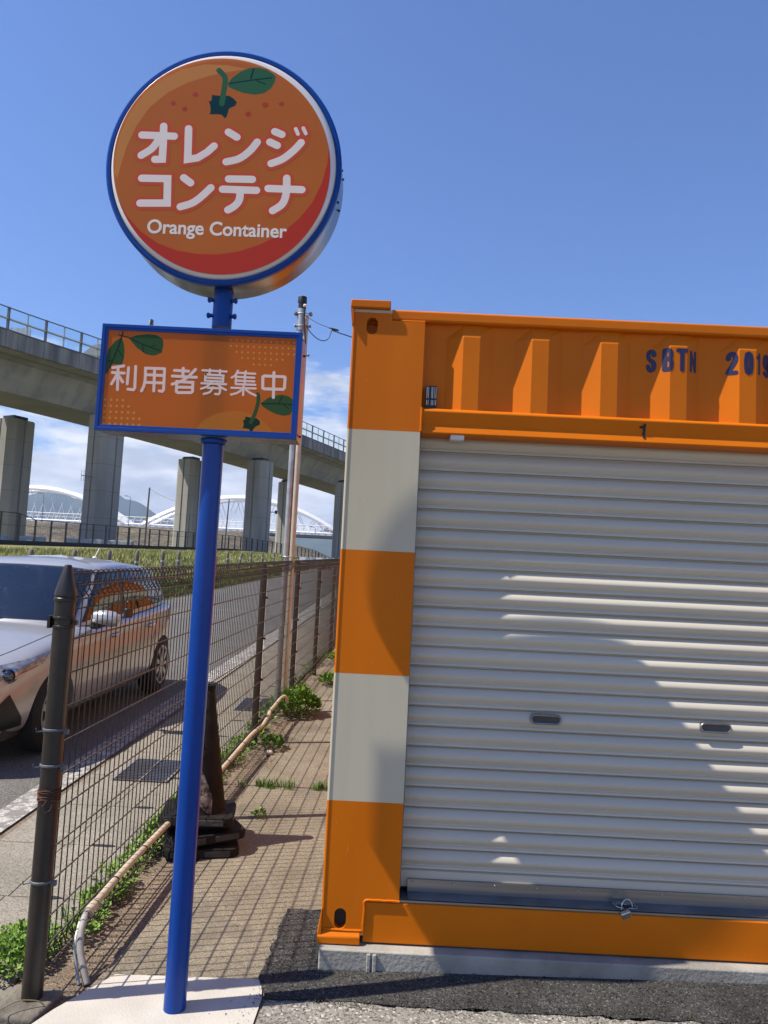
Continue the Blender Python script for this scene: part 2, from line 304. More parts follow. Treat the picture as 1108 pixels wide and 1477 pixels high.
def obj(name, mb, m, parent=None, smooth=False, bevel=0.0, seg=2, local=False, recalc=True):
    off = Vector() if (parent is None or local) else ORG.get(parent.name, Vector())
    me = bpy.data.meshes.new(name); me.from_pydata([tuple(Vector(v)-off) for v in mb.v], [], mb.f)
    for x in (m if isinstance(m, (list, tuple)) else [m]): me.materials.append(x)
    me.polygons.foreach_set('material_index', mb.mi)
    if recalc:
        bm = bmesh.new(); bm.from_mesh(me); bmesh.ops.recalc_face_normals(bm, faces=bm.faces); bm.to_mesh(me); bm.free()
    if smooth: 
        me.polygons.foreach_set('use_smooth', [True]*len(me.polygons))
        if smooth != 'all': me.set_sharp_from_angle(angle=R(38))
    o = link(name, me, parent)
    if bevel:
        b = o.modifiers.new('bevel', 'BEVEL'); b.width = bevel; b.segments = seg; b.limit_method = 'ANGLE'; b.angle_limit = R(40); b.harden_normals = False
        me.polygons.foreach_set('use_smooth', [True]*len(me.polygons)); me.set_sharp_from_angle(angle=R(30))
    return o
def thing(name, label, cat, loc=(0, 0, 0), group=None, rot=(0, 0, 0)):
    o = bpy.data.objects.new(name, None); COL.objects.link(o); o.location = loc; o.rotation_euler = rot
    o['label'] = label; o['category'] = cat; o.empty_display_size = 0.1
    if group: o['group'] = group
    ORG[o.name] = Vector(loc); return o
def tag(o, label, cat, group=None):
    o['label'] = label; o['category'] = cat
    if group: o['group'] = group
    return o
def struct(name, mb, m, smooth=False, kind='structure', **k):
    o = obj(name, mb, m, smooth=smooth, **k); o['kind'] = kind; return o
def dup(root, loc, label, rot=None):
    r = root.copy(); COL.objects.link(r); r.location = loc; r['label'] = label
    if rot is not None: r.rotation_euler = rot
    for ch in list(root.children):
        c = ch.copy(); COL.objects.link(c); c.parent = r
        for g in ch.children:
            d = g.copy(); COL.objects.link(d); d.parent = c
    return r
def evald(o):
    dg = bpy.context.evaluated_depsgraph_get(); dg.update()
    return bpy.data.meshes.new_from_object(o.evaluated_get(dg))
def textmesh(body, size, offset=0.0, extr=0.0, space=1.0):
    cu = bpy.data.curves.new('text', 'FONT'); cu.body = body; cu.size = size; cu.offset = offset; cu.extrude = extr; cu.space_character = space; cu.resolution_u = 6
    o = bpy.data.objects.new('text', cu); COL.objects.link(o)
    me = evald(o); bpy.data.objects.remove(o); bpy.data.curves.remove(cu)
    return me
def S(u, v, y):
    """photo position -> point of the upright plane at depth y, for tracing flat lettering"""
    d = AX_F + AX_R*((u-554)/1100) - AX_U*((v-738.5)/1100)
    return CAMPOS + d*((y-CAMPOS.y)/d.y)
def smoothpath(pts, n=5):
    if len(pts) < 3: return [Vector(p) for p in pts]
    P = [Vector(p) for p in pts]; out = []
    for i in range(len(P)-1):
        a, b, c, d = P[max(i-1, 0)], P[i], P[i+1], P[min(i+2, len(P)-1)]
        for j in range(n):
            t = j/n; out.append(0.5*((2*b)+(c-a)*t+(2*a-5*b+4*c-d)*t*t+(3*b-a-3*c+d)*t*t*t))
    return out+[P[-1]]
def stroke(mb, pts, w, y, smooth=True, closed=False):
    """round-ended brush stroke in an upright plane, one outline"""
    P = [Vector((p[0], p[1])) for p in pts]
    if not closed and len(P) > 5 and (P[0]-P[-1]).length < w: P = P[:-1]; closed = True
    if smooth and len(P) > 2 and not closed: P = [Vector((p[0], p[1])) for p in smoothpath([(p.x, p.y, 0) for p in P], 6)]
    h = w/2
    if closed:
        n = len(P); vs = []
        for i in range(n):
            t1 = (P[i]-P[i-1]).normalized(); t2 = (P[(i+1) % n]-P[i]).normalized(); t = (t1+t2).normalized(); nn = Vector((-t.y, t.x)); k = h/max(0.5, nn.dot(Vector((-t1.y, t1.x))))
            vs += [P[i]+nn*k, P[i]-nn*k]
        return mb.add([(v.x, y, v.y) for v in vs], [(2*i, 2*i+1, 2*((i+1) % n)+1, 2*((i+1) % n)) for i in range(n)])
    L, Rr = [], []
    for i, p in enumerate(P):
        t1 = (P[i]-P[i-1]).normalized() if i else None; t2 = (P[i+1]-p).normalized() if i < len(P)-1 else None
        t = (t1+t2).normalized() if t1 is not None and t2 is not None else (t1 if t2 is None else t2)
        nn = Vector((-t.y, t.x)); k = h/max(0.6, nn.dot(Vector((-(t1 or t2).y, (t1 or t2).x))))
        L.append(p+nn*k); Rr.append(p-nn*k)
    def cap(c, t):
        b = math.atan2(t.y, t.x); return [c+Vector((math.cos(b+math.pi/2-math.pi*j/10), math.sin(b+math.pi/2-math.pi*j/10)))*h for j in range(1, 10)]
    e = cap(P[-1], (P[-1]-P[-2]).normalized()); s = cap(P[0], (P[0]-P[1]).normalized())
    ring = L+e+Rr[::-1]+s
    return mb.add([(v.x, y, v.y) for v in ring], [tuple(range(len(ring)))])
def disc2(mb, cx, cz, rx, rz, y, n=16):
    return mb.add([(cx+rx*math.cos(2*math.pi*i/n), y, cz+rz*math.sin(2*math.pi*i/n)) for i in range(n)], [tuple(range(n))])
def poly2(mb, pts, y): return mb.add([(p[0], y, p[1]) for p in pts], [tuple(range(len(pts)))])

# ------------------------------------------------------------------ ground, road and paving
SL = 0.033
def lerp(a, b, t): return a+(b-a)*t
def sst(a, b, x): t = max(0.0, min(1.0, (x-a)/(b-a))); return t*t*(3-2*t)
def G(x, y):
    yy = max(-12.0, min(62.0, y))
    z = SL*(yy+0.31)
    if x < -6.05:
        if x > -8.2: z += 1.02*((-6.05-x)/2.15)
        elif x > -11: z += 1.02+0.13*((-8.2-x)/2.8)
        else: z += 1.15
    if y > 110: z += 11.5*sst(150, 246, y)*(1-0.75*sst(-45, -10, x))
    return z
def gs(mb, pts, dz):
    return mb.add([(x, y, G(x, y)+dz) for x, y in pts], [tuple(range(len(pts)))])
xs = [-1990, -1000, -500, -250, -160, -120, -90, -70, -55, -45, -35, -28, -22, -17, -14, -11, -9.5, -8.2, -7.1, -6.05, -5, -4, -3, -2, -1, 0, 1, 2, 3.5, 6, 10, 20, 40, 80, 200, 500, 1990]
ys = [-50, -40, -12, -8, -5, -3, -1.5, -.3, 1, 2.5, 4, 6, 9, 12, 16, 20, 25, 30, 36, 42, 50, 62, 75, 90, 110, 150, 165, 180, 195, 210, 225, 246, 300, 500, 1000, 1800, 2500]
def matpick(me_o, fn):
    for p in me_o.data.polygons: p.material_index = fn(p.center)
mb = MB(); mb.sheet(xs, ys, lambda x, y: G(x, y)-0.012)
gr = struct('ground', mb, [M['soil'], M['bank'], M['brush']])
matpick(gr, lambda c: 2 if c.y > 105 else (1 if (c.x < -6.0 or c.x > 6 or c.y > 40) else 0))
YR = [-12, -6, -2, 0, 2, 4, 7, 12, 20, 30, 45, 62, 90, 110]
mb = MB(); mb.sheet([-6.05, -4.0, -2.0], YR, lambda x, y: G(max(x, -6.049), y)-0.004); struct('road', mb, M['road'])
FX = lambda y: -0.969+0.0402*(y+0.31)                                  # the line of the wire fence
mb = MB(); mb.v = []; 
for i, y in enumerate(YR): mb.v += [(-1.86+0.018*max(0, y), y, G(0, y)), (-2.02+0.004*max(0, y), y, G(0, y))]
mb.f = [[2*i, 2*i+2, 2*i+3, 2*i+1] for i in range(len(YR)-1)]; mb.mi = [0]*len(mb.f); struct('road_edge_line', mb, M['line'])
# concrete gutter covers between road and fence, each slab laid with a joint and a lifting slot
mb = MB()
for k in range(34):
    y0 = -2.6+0.61*k; y1 = y0+0.604
    mb.cur = 0
    def slabtop(x, y): return G(x, y)+0.004
    a0, a1 = -1.80+0.018*max(0, y0), -1.44+0.03*max(0, y0)
    b1 = FX(y0)-0.10
    for (p, q) in ((a0, a1-0.006), (a1, b1)):
        mb.add([(p, y0, G(p, y0)-0.05), (q, y0, G(q, y0)-0.05), (q, y1, G(q, y1)-0.05), (p, y1, G(p, y1)-0.05), (p, y0, slabtop(p, y0)), (q, y0, slabtop(q, y0)), (q, y1, slabtop(q, y1)), (p, y1, slabtop(p, y1))],
               [(4, 5, 6, 7), (0, 1, 5, 4), (1, 2, 6, 5), (2, 3, 7, 6), (3, 0, 4, 7)])
    mb.cur = 1
    cx = (a1+b1)/2-0.02
    ring = [(cx+0.062*math.cos(t)*(1+.12*random.random()), y0+0.0+0.013*math.sin(t)*(1+.4*random.random())) for t in [i*math.pi/8 for i in range(16)]]
    mb.add([(x, y, G(x, y)+0.0065) for x, y in ring], [tuple(range(16))])
struct('gutter', mb, [M['gutter'], M['dark']])
mb = MB(); pts = []
YS = [-2.5, -1.2, -0.31, 0.5, 1.5, 2.3, 3.2, 4.2, 5.2, 6.4, 8, 10, 13, 16]
edge = [0.14, 0.15, 0.17, 0.22, 0.20, 0.17, 0.2, 0.2, 0.22, 0.2, .2, .2, .2, .2]
for y, e in zip(YS, edge): mb.v += [(FX(y)+e+0.05*(random.random()-.5), y, G(0, y)), (0.35, y, G(0, y))]
mb.f = [[2*i, 2*i+1, 2*i+3, 2*i+2] for i in range(len(YS)-1)]; mb.mi = [0]*len(mb.f); struct('side_path', mb, M['strip'])
mb = MB(); gs(mb, [(-0.74, -0.131), (-0.193, -0.112), (-0.176, -0.24), (-0.19, -0.62), (-0.98, -0.62), (-0.87, -0.36)], 0.0075)
struct('concrete_pad', mb, M['pad'])
# yard: pale old asphalt in front and to the right, dark fresh strip along the container
def jag(a, b, n, amp):
    out = []
    for i in range(n+1):
        t = i/n; out.append((lerp(a[0], b[0], t)+(random.random()-.5)*amp, lerp(a[1], b[1], t)+(random.random()-.5)*amp))
    return out
ring = jag((-0.165, -0.245), (0.0, -0.235), 8, .008)+jag((0.02, -0.236), (3.2, -0.255), 90, .024)
mb = MB(); gs(mb, [(-0.19, -0.62), (-0.19, -0.9), (6, -0.9), (6, -0.3), (3.2, -0.255)]+ring[::-1], 0.008); struct('yard_asphalt', mb, M['oldtar'])
mb = MB(); gs(mb, [(-1.0, -0.9), (-1.0, -9), (14, -9), (14, -0.9)], 0.008); struct('yard', mb, M['road'])  # unseen dark asphalt, added to cut light bounced onto the container
mb = MB(); gs(mb, [(6, -0.9), (14, -0.9), (14, 30), (2.6, 30), (2.6, -0.25), (6, -0.3)], 0.006); struct('yard_side', mb, M['road'])
def T(x, y): return G(x, y)+0.0115+0.022*max(0.0, min(3.0, x))*max(0.0, min(1.0, (y+0.26)/0.25))
mb = MB(); nx = 40; vs = []
up = jag((-0.205, -0.10), (-0.175, 0.45), 14, .016)+[(-0.17, 0.45)]+jag((-0.15, 0.452), (0.05, 0.445), 5, .012)
low = ring
poly = low[:9]+[(0.05, -0.23), (0.05, 0.445)]+up[::-1]
mb.add([(x, y, T(x, y)) for x, y in poly], [tuple(range(len(poly)))])
xsx = [0.05+0.0525*i for i in range(61)]
mb.add([(x, -0.240-0.018*(x/3.2)+(random.random()-.5)*.03, T(x, -0.25)) for x in xsx]+[(x, -0.12, T(x, -.12)) for x in xsx]+[(x, 0.03, T(x, 0.03)) for x in xsx],
       [(i, i+1, 61+i+1, 61+i) for i in range(60)]+[(61+i, 62+i, 123+i, 122+i) for i in range(60)])
struct('fresh_asphalt_strip', mb, M['newtar'])
# loose crumbs of asphalt on the fresh strip and the pad: uncountable
mb = MB()
def crumb(mb, x, y, z, s):
    vs = [Vector((random.uniform(-1, 1), random.uniform(-1, 1), random.uniform(-.2, 1)))*s+Vector((x, y, z)) for _ in range(5)]
    mb.add(vs, [(0, 1, 2), (0, 2, 3), (0, 3, 4), (0, 4, 1), (1, 2, 3), (1, 3, 4)])
for _ in range(2600):
    x = random.uniform(-0.2, 2.2); y = random.uniform(-0.25, 0.0); crumb(mb, x, random.choice([y, random.gauss(-.245, .02)]), T(x, y), random.uniform(.002, .0055))
for _ in range(500):
    x = random.uniform(-0.2, 0.02); y = random.uniform(-0.2, 0.45); crumb(mb, x, y, T(x, y), random.uniform(.002, .006))
for _ in range(160):
    x = random.gauss(-0.18, .05); y = random.uniform(-0.5, 0.0); crumb(mb, x, y, G(x, y)+.009, random.uniform(.0015, .004))
g_ = struct('asphalt_crumbs', mb, M['newtar'], kind='stuff')
mb = MB()
for _ in range(700):
    y = random.uniform(-.3, 6.5); x = FX(y)+abs(random.gauss(0.06, .1)); crumb(mb, x, y, G(0, y)+.001, random.uniform(.003, .009))
for _ in range(500):
    y = random.uniform(-.1, 6); x = random.uniform(-.8, 0); crumb(mb, x, y, G(0, y)+.001, random.uniform(.0015, .005))
struct('loose_grit', mb, M['strip'], kind='stuff')

# ------------------------------------------------------------------ the container
CW = 2.438; CL = 6.058; Z0 = 0.10; YW = 0.019                          # YW: plane of the painted post face
cont = thing('shipping_container', 'orange and cream striped storage container with grey roller shutter', 'container', (0, 0, Z0))
PW = 0.309                                                             # right edge of the left post
YS_ = YW+0.108                                                         # plane of the shutter
def both(fn):
    for s in (0, 1): fn((lambda x: x) if s == 0 else (lambda x: CW-x))
def post(X):
    mb = MB()
    a, b = sorted((X(0.009), X(PW))); 
    hole = X(0.080)
    # face with a step for the sill beam and an oval lifting hole in it
    zt = 2.612
    def oval(cx, cz, rx, rz, n=20):
        return [(cx+rx*math.cos(t), cz+rz+(-rz if False else 0)) for t in []]
    # front plate: outer outline with the hole cut by bridging
    def plate(x0, x1, z0, z1, hx, hz, rx, rz, y):
        n = 24; H = []
        for i in range(n):
            t = 2*math.pi*i/n; cx = math.cos(t); sz = math.sin(t); H.append((hx+rx*cx, hz+(rz-rx)*(1 if sz > 0 else -1)*(1 if abs(sz) > 1e-6 else 0)+rx*sz))
        O = []
        for (px, pz) in H:
            dx, dz = px-hx, pz-hz; kx = ((x1-hx)/dx if dx > 1e-9 else ((x0-hx)/dx if dx < -1e-9 else 1e9)); kz = ((z1-hz)/dz if dz > 1e-9 else ((z0-hz)/dz if dz < -1e-9 else 1e9)); k = min(kx, kz); O.append((hx+dx*k, hz+dz*k))
        vs = [(p, y, q) for p, q in H]+[(p, y, q) for p, q in O]+[(p, y+0.035, q) for p, q in H]
        fs = [(i, (i+1) % n, n+(i+1) % n, n+i) for i in range(n)]+[(i, (i+1) % n, 2*n+(i+1) % n, 2*n+i) for i in range(n)]
        # corners left over by the radial cut
        for (cx, cz) in ((x0, z0), (x1, z0), (x0, z1), (x1, z1)):
            for i in range(n):
                A, B = O[i], O[(i+1) % n]
                if (abs(A[0]-cx) < 1e-6 or abs(B[0]-cx) < 1e-6) and (abs(A[1]-cz) < 1e-6 or abs(B[1]-cz) < 1e-6) and (abs(A[0]-B[0]) > 1e-6 and abs(A[1]-B[1]) > 1e-6) and abs(A[0]-cx)+abs(B[0]-cx) < abs(x1-x0) and abs(A[1]-cz)+abs(B[1]-cz) < abs(z1-z0):
                    vs.append((cx, y, cz)); fs.append((n+i, n+(i+1) % n, len(vs)-1))
        mb.add(vs, fs)
    xa, xb = sorted((X(0.009), X(0.170)))
    plate(xa, xb, Z0+0.03, 0.34, X(0.080), 0.190, 0.0235, 0.039, YW)
    plate(xa, xb, 2.44, 2.655, X(0.087), 2.585, 0.0235, 0.036, YW)
    mb.add([(X(0.009), YW, 0.34), (X(0.170), YW, 0.34), (X(0.170), YW, 2.44), (X(0.009), YW, 2.44)], [(0, 1, 2, 3)])
    mb.add([(X(0.170), YW, 0.262), (X(PW), YW, 0.262), (X(PW), YW, zt), (X(0.170), YW, zt)], [(0, 1, 2, 3)])
    # returns: inner jamb, outer side, top and step edges
    mb.add([(X(PW), YW, 0.262), (X(PW), YW+0.2, 0.262), (X(PW), YW+0.2, zt), (X(PW), YW, zt)], [(0, 1, 2, 3)])
    mb.add([(X(0.009), YW, Z0+0.03), (X(0.009), YW+0.16, Z0+0.03), (X(0.009), YW+0.16, 2.655), (X(0.009), YW, 2.655)], [(0, 1, 2, 3)])
    mb.add([(X(0.170), YW, zt), (X(PW), YW, zt), (X(PW), YW+0.15, zt), (X(0.170), YW+0.15, zt)], [(0, 1, 2, 3)])
    mb.add([(X(0.170), YW, 0.262), (X(PW), YW, 0.262), (X(PW), YW+0.1, 0.262), (X(0.170), YW+0.1, 0.262)], [(0, 1, 2, 3)])
    mb.add([(X(0.170), YW, Z0+0.03), (X(0.170), YW+0.05, Z0+0.03), (X(0.170), YW+0.05, 0.262), (X(0.170), YW, 0.262)], [(0, 1, 2, 3)])
    p = obj('corner_post', mb, [M['stripe'], M['paint']], cont, recalc=False)
    # rounded nose of the outer edge and weld beads
    w = MB(); w.tube([(X(0.012), YW+0.004, Z0+0.05), (X(0.012), YW+0.004, 2.60)], 0.0075, 8)
    obj('post_edge', w, M['stripe'], p, smooth=True)
    w = MB(); w.tube([(X(0.170+0.004*random.random()), YW-0.001, z) for z in [Z0+0.035+0.012*i for i in range(11)]]+[(X(0.171), YW-0.001, 0.256), (X(0.178), YW-0.001, 0.264)]+[(X(0.19+0.02*i), YW-0.001, 0.265+0.002*random.random()-0.0012*i/6) for i in range(6)]+[(X(PW+0.002), YW-0.001, 0.2645)], 0.0048, 6)
    obj('weld_bead', w, M['paint'], p, smooth=True)
    w = MB(); w.tube([(X(0.205), YW+0.004, zt+0.001), (X(PW), YW+0.004, zt+0.001)], 0.0045, 6); obj('weld_bead', w, M['paint'], p, smooth=True)
    w = MB(); w.tube([(X(PW+0.002), YW-0.002, 2.145+0.0085*i) for i in range(13)], [0.0045+0.0015*random.random() for _ in range(13)], 6); obj('weld_bead', w, M['paint'], p, smooth=True)
    # dark block behind the lifting holes
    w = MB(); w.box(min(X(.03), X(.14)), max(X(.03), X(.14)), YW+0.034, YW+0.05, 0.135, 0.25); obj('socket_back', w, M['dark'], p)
    w = MB(); w.box(min(X(.03), X(.14)), max(X(.03), X(.14)), YW+0.06, YW+0.075, 2.52, 2.645); obj('socket_back', w, M['paint'], p)
both(post)
def casting(X):
    mb = MB(); a, b = sorted((X(-0.006), X(0.162))); mb.box(a, b, 0.0, 0.178, 2.657, 2.691)
    c = obj('corner_casting', mb, M['paint'], cont, bevel=0.004)
    mb = MB(); n = [X(-0.006), X(0.0), X(0.008), X(0.008)]
    mb.add([(X(-0.006), 0.004, 2.656), (X(0.0085), 0.004, 2.656), (X(0.0085), 0.004, 2.585), (X(0.002), 0.004, 2.585), (X(-0.006), 0.16, 2.656), (X(0.0085), 0.16, 2.656), (X(0.0085), 0.16, 2.585), (X(0.002), 0.16, 2.585)],
           [(0, 1, 2, 3), (7, 6, 5, 4), (0, 3, 7, 4), (3, 2, 6, 7), (1, 5, 6, 2), (0, 4, 5, 1)]); obj('side_flange', mb, M['paint'], c)
    mb = MB(); mb.prism([(0.0, Z0), (0.178, Z0), (0.178, Z0+0.047), (YW, Z0+0.047), (0.006, Z0+0.034), (0.0, Z0+0.028)], a, b, 'x')
    c = obj('corner_casting', mb, M['paint'], cont, bevel=0.004)
    mb = MB(); mb.tube([(X(0.014), YW-0.001, Z0+0.048), (X(0.05), YW-0.002, Z0+0.0495), (X(0.11), YW-0.002, Z0+0.0475), (X(0.166), YW-0.001, Z0+0.0485)], 0.005, 6); obj('weld_bead', mb, M['paint'], c, smooth=True)
    mb = MB(); mb.prism([(X(-0.006), Z0+0.028), (X(0.009), Z0+0.028), (X(0.0095), Z0+0.13), (X(0.007), Z0+0.13)], 0.004, 0.16, 'y'); obj('side_flange', mb, M['paint'], c, bevel=0.003)
both(casting)
rs2 = random.Random(21)
for k in range(16):
    x = rs2.uniform(.04, .29); z = rs2.uniform(.35, 2.5); l = rs2.uniform(.008, .03); a = rs2.gauss(1.4, .35)
    cream = (int((z-.139)/.5) % 2) == 1
    mb = MB(); stroke(mb, [(x, z), (x+l*.5*math.cos(a)+.002, z+l*.5*math.sin(a)), (x+l*math.cos(a), z+l*math.sin(a))], rs2.uniform(.0008, .0018), YW-.0004); obj('scuff', mb, M['white' if cream else 'scuff'], cont)
mb = MB(); mb.box(0.171, CW-0.171, YW+0.004, YW+0.09, Z0+0.003, 0.2565); obj('bottom_rail', mb, M['paint'], cont, bevel=0.004)
mb = MB(); mb.box(0.1635, CW-0.1635, YW+0.006, YW+0.07, 2.6165, 2.6635); obj('top_rail', mb, M['paint'], cont, bevel=0.009, seg=3)
mb = MB(); mb.prism([(YW+0.004, 2.240), (YW+0.001, 2.234), (YW+0.016, 2.180), (YW+0.003, 2.1445), (YW+0.009, 2.139), (YW+0.10, 2.139), (YW+0.10, 2.247), (YW+0.014, 2.247)], PW+0.004, CW-PW-0.004, 'x')
obj('header_beam', mb, M['paint'], cont, smooth=False, bevel=0.003)
# corrugated panel above the shutter
PER = 0.2905; PO = 0.405                                               # start of a lit slope
def corr(x):
    t = ((x-PO) % PER)/PER
    a, b, c = 0.24, 0.48, 0.70                                         # slope out, outer flat, slope in, inner flat
    if t < a: k = t/a
    elif t < b: k = 1
    elif t < c: k = 1-(t-b)/(c-b)
    else: k = 0
    return YW+0.052-0.038*k
brk = []
k = -2
while True:
    for f in (0, .24, .48, .70):
        x = PO+PER*(k+f)
        if PW-0.02 < x < CW-PW+0.02: brk.append(x)
    k += 1
    if PO+PER*k > CW: break
xsb = [PW-0.02]+brk+[CW-PW+0.02]
mb = MB(); mb.add([(x, corr(x), 2.24) for x in xsb]+[(x, corr(x), 2.56) for x in xsb]+[(x, corr(x)*0.35+(YW+0.04)*.65, 2.618) for x in xsb],
       [(i, i+1, len(xsb)+i+1, len(xsb)+i) for i in range(len(xsb)-1)]+[(len(xsb)+i, len(xsb)+i+1, 2*len(xsb)+i+1, 2*len(xsb)+i) for i in range(len(xsb)-1)])
front = obj('corrugated_panel', mb, M['paint'], cont)
GLYPH = {'S': [[(.93, .80), (.80, .95), (.5, 1), (.18, .93), (.07, .76), (.22, .60), (.5, .52), (.80, .42), (.94, .25), (.80, .06), (.5, 0), (.18, .06), (.05, .22)]],
         'B': [[(.08, 0), (.08, 1)], [(.08, 1), (.55, 1), (.83, .92), (.86, .76), (.78, .60), (.52, .54), (.08, .54)], [(.08, .54), (.58, .53), (.88, .44), (.93, .26), (.85, .07), (.55, 0), (.08, 0)]],
         'T': [[(0, 1), (1, 1)], [(.5, 1), (.5, 0)]], 'N': [[(.06, 0), (.06, 1)], [(.06, 1), (.94, 0)], [(.94, 0), (.94, 1)]],
         '2': [[(.07, .74), (.18, .93), (.5, 1), (.80, .94), (.92, .75), (.82, .56), (.5, .32), (.16, .12), (.06, 0)], [(.06, 0), (.95, 0)]],
         '0': [[(.5, 1), (.80, .95), (.93, .72), (.94, .5), (.93, .28), (.80, .05), (.5, 0), (.20, .05), (.07, .28), (.06, .5), (.07, .72), (.20, .95), (.5, 1)]],
         '1': [[(.9, 0), (.9, 1)], [(.9, 1), (.62, .86), (.0, .80)]],
         '9': [[(.90, .66), (.78, .45), (.5, .38), (.18, .47), (.07, .68), (.20, .92), (.5, 1), (.80, .92), (.93, .66), (.92, .34), (.78, .06), (.48, 0), (.12, .10)]]}
def corrtext(chars):
    mb = MB(); k = 0
    for ch, x0, x1 in chars:
        w = {'N': .0115, '1': .012}.get(ch, .0185); wz = .0165
        for q in GLYPH[ch]:
            k += 1; stroke(mb, [(lerp(x0+w/2, x1-w/2, a), lerp(2.455+wz/2, 2.5535-wz/2, b)) for a, b in q], w, -0.00004*(k % 4), smooth=len(q) > 3)
    me = bpy.data.meshes.new('lettering'); me.from_pydata(mb.v, [], mb.f); bm = bmesh.new(); bm.from_mesh(me)
    bmesh.ops.triangulate(bm, faces=bm.faces[:])
    for x in brk: bmesh.ops.bisect_plane(bm, geom=bm.verts[:]+bm.edges[:]+bm.faces[:], plane_co=(x, 0, 0), plane_no=(1, 0, 0))
    for v in bm.verts: v.co.y = corr(v.co.x)-0.0012+v.co.y; v.co.z -= Z0
    bm.to_mesh(me); bm.free(); me.materials.append(M['navy']); return link('lettering', me, front)
corrtext((('S', 1.2547, 1.299), ('B', 1.314, 1.362), ('T', 1.370, 1.422), ('N', 1.4305, 1.467))); corrtext((('2', 1.5865, 1.634), ('0', 1.6535, 1.696), ('1', 1.706, 1.7315), ('9', 1.742, 1.786)))
def hy(z): return (YW+0.001+(2.234-z)/0.054*0.015 if z > 2.18 else YW+0.016-(2.18-z)/0.0355*0.013)-0.0035
one = [(1.2345, 2.162), (1.2460, 2.162), (1.2460, 2.18), (1.2460, 2.2225), (1.2375, 2.2225), (1.2345, 2.2165), (1.2270, 2.2125), (1.2195, 2.2115), (1.2195, 2.2030), (1.2345, 2.2030), (1.2345, 2.18)]
mb = MB(); mb.add([(x, hy(z), z) for x, z in one], [(0, 1, 2, 10), (10, 2, 3, 4, 5, 6, 7, 8, 9)]); obj('number', mb, M['blackink'], cont)
# small dark vent with pale bars on the header ledge
mb = MB(); mb.box(0.3265, 0.372, YW+0.02, YW+0.05, 2.2475, 2.345); v_ = obj('vent', mb, M['dark'], cont)
mb = MB()
for i, x in enumerate((0.329, 0.336, 0.349, 0.353, 0.361, 0.367)):
    w = (0.0032, 0.0022, 0.0018, 0.003, 0.0018, 0.0026)[i]; mb.box(x, x+w, YW+0.0175, YW+0.021, 2.263, 2.284); mb.box(x, x+w, YW+0.0175, YW+0.021, 2.292, 2.340)
obj('bar', mb, M['white'], v_)
mb = MB(); mb.box(0.436, 0.494, YW+0.012, YW+0.06, 2.119, 2.142); obj('stopper', mb, M['white'], cont, bevel=0.003)
# roller shutter
PITCH = 0.0821; NS = 22
prof = [(0.000, 0.013), (0.0034, 0.013), (0.0036, 0.0055), (0.0070, 0.0010), (0.0120, -0.0038), (0.0180, -0.0086), (0.0250, -0.0130), (0.0320, -0.0158), (0.0380, -0.0164), (0.0450, -0.0140), (0.0520, -0.0085), (0.0580, -0.0028), (0.0615, -0.0004), (0.0640, -0.0012), (0.0662, -0.0046), (0.0685, -0.0066), (0.0735, -0.0078), (0.0752, -0.0074), (0.0755, 0.013)]
pts = []
ztop = 0.3545+NS*PITCH
for k in range(NS):
    for (d, y) in prof: pts.append((ztop-k*PITCH-d*PITCH/0.0798, YS_+y))
pts += [(0.3535, YS_+0.0065), (0.350, YS_-0.002), (0.348, YS_-0.004), (0.316, YS_-0.004), (0.285, YS_-0.004)]
XA, XB = PW+0.004, CW-PW-0.004
mb = MB(); n = len(pts); xw = [XA, XB]
mb.add([(x, y, z) for x in xw for z, y in pts], [(i, i+1, n+i+1, n+i) for i in range(n-1)])
shut = obj('roller_shutter', mb, M['shutter'], cont, smooth=True)
for hx in (0.884, 1.585):
    zz = 0.982; y = YS_-0.0185
    mb = MB(); L = 0.044; r0, r1 = 0.0215, 0.0125
    def pill(r, yy, l=L): return [((hx+(l if math.cos(t) > 0 else -l)*(0 if abs(math.cos(t)) < 1e-6 else 1)+r*math.cos(t)), yy, zz+r*math.sin(t)) for t in [2*math.pi*i/24+0.13 for i in range(24)]]
    rings = [pill(r0, y+0.012), pill(r0, y-0.0035), pill(r0-0.003, y-0.0065), pill(r1+0.0015, y-0.005), pill(r1, y-0.0005)]
    mb.add([p for rg in rings for p in rg], [(a*24+j, a*24+(j+1) % 24, (a+1)*24+(j+1) % 24, (a+1)*24+j) for a in range(4) for j in range(24)])
    h = obj('handle', mb, M['dullsteel'], shut, smooth=True)
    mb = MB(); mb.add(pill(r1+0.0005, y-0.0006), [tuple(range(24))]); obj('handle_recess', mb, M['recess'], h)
# bottom bar of the shutter: an angle section with a row of rivets
mb = MB(); xa, xb = PW+0.034, XB-0.03
mb.prism([(YS_-0.0175, 0.3190), (YS_-0.0045, 0.3190), (YS_-0.0045, 0.2685), (YS_-0.0195, 0.2685), (YS_-0.0195, 0.273)], xa, xb, 'x')
bar = obj('bottom_bar', mb, M['steel'], shut)
mb = MB(); mb.prism([(YS_-0.084, 0.2690), (YS_-0.020, 0.2725), (YS_-0.020, 0.2685), (YS_-0.084, 0.2660)], xa, xb, 'x'); obj('bar_flange', mb, M['sill'], bar)
for i in range(9):
    mb = MB(); x = 0.362+0.1685*i*1.0; mb.lathe([(0.0001, -0.0045), (0.0035, -0.004), (0.0055, 0.0)], 10, (x, YS_-0.0176, 0.309), 'y', cap=False); obj('rivet', mb, M['chrome'], bar, smooth=True)
mb = MB(); mb.box(PW+0.002, CW-PW-0.002, YW+0.0135, YW+0.2, 0.2572, 0.2632); obj('sill', mb, M['sill'], cont)
mb = MB(); mb.box(PW+0.002, CW-PW-0.002, YW+0.0125, YW+0.018, 0.2572, 0.2655); obj('sill_lip', mb, M['steel'], cont)
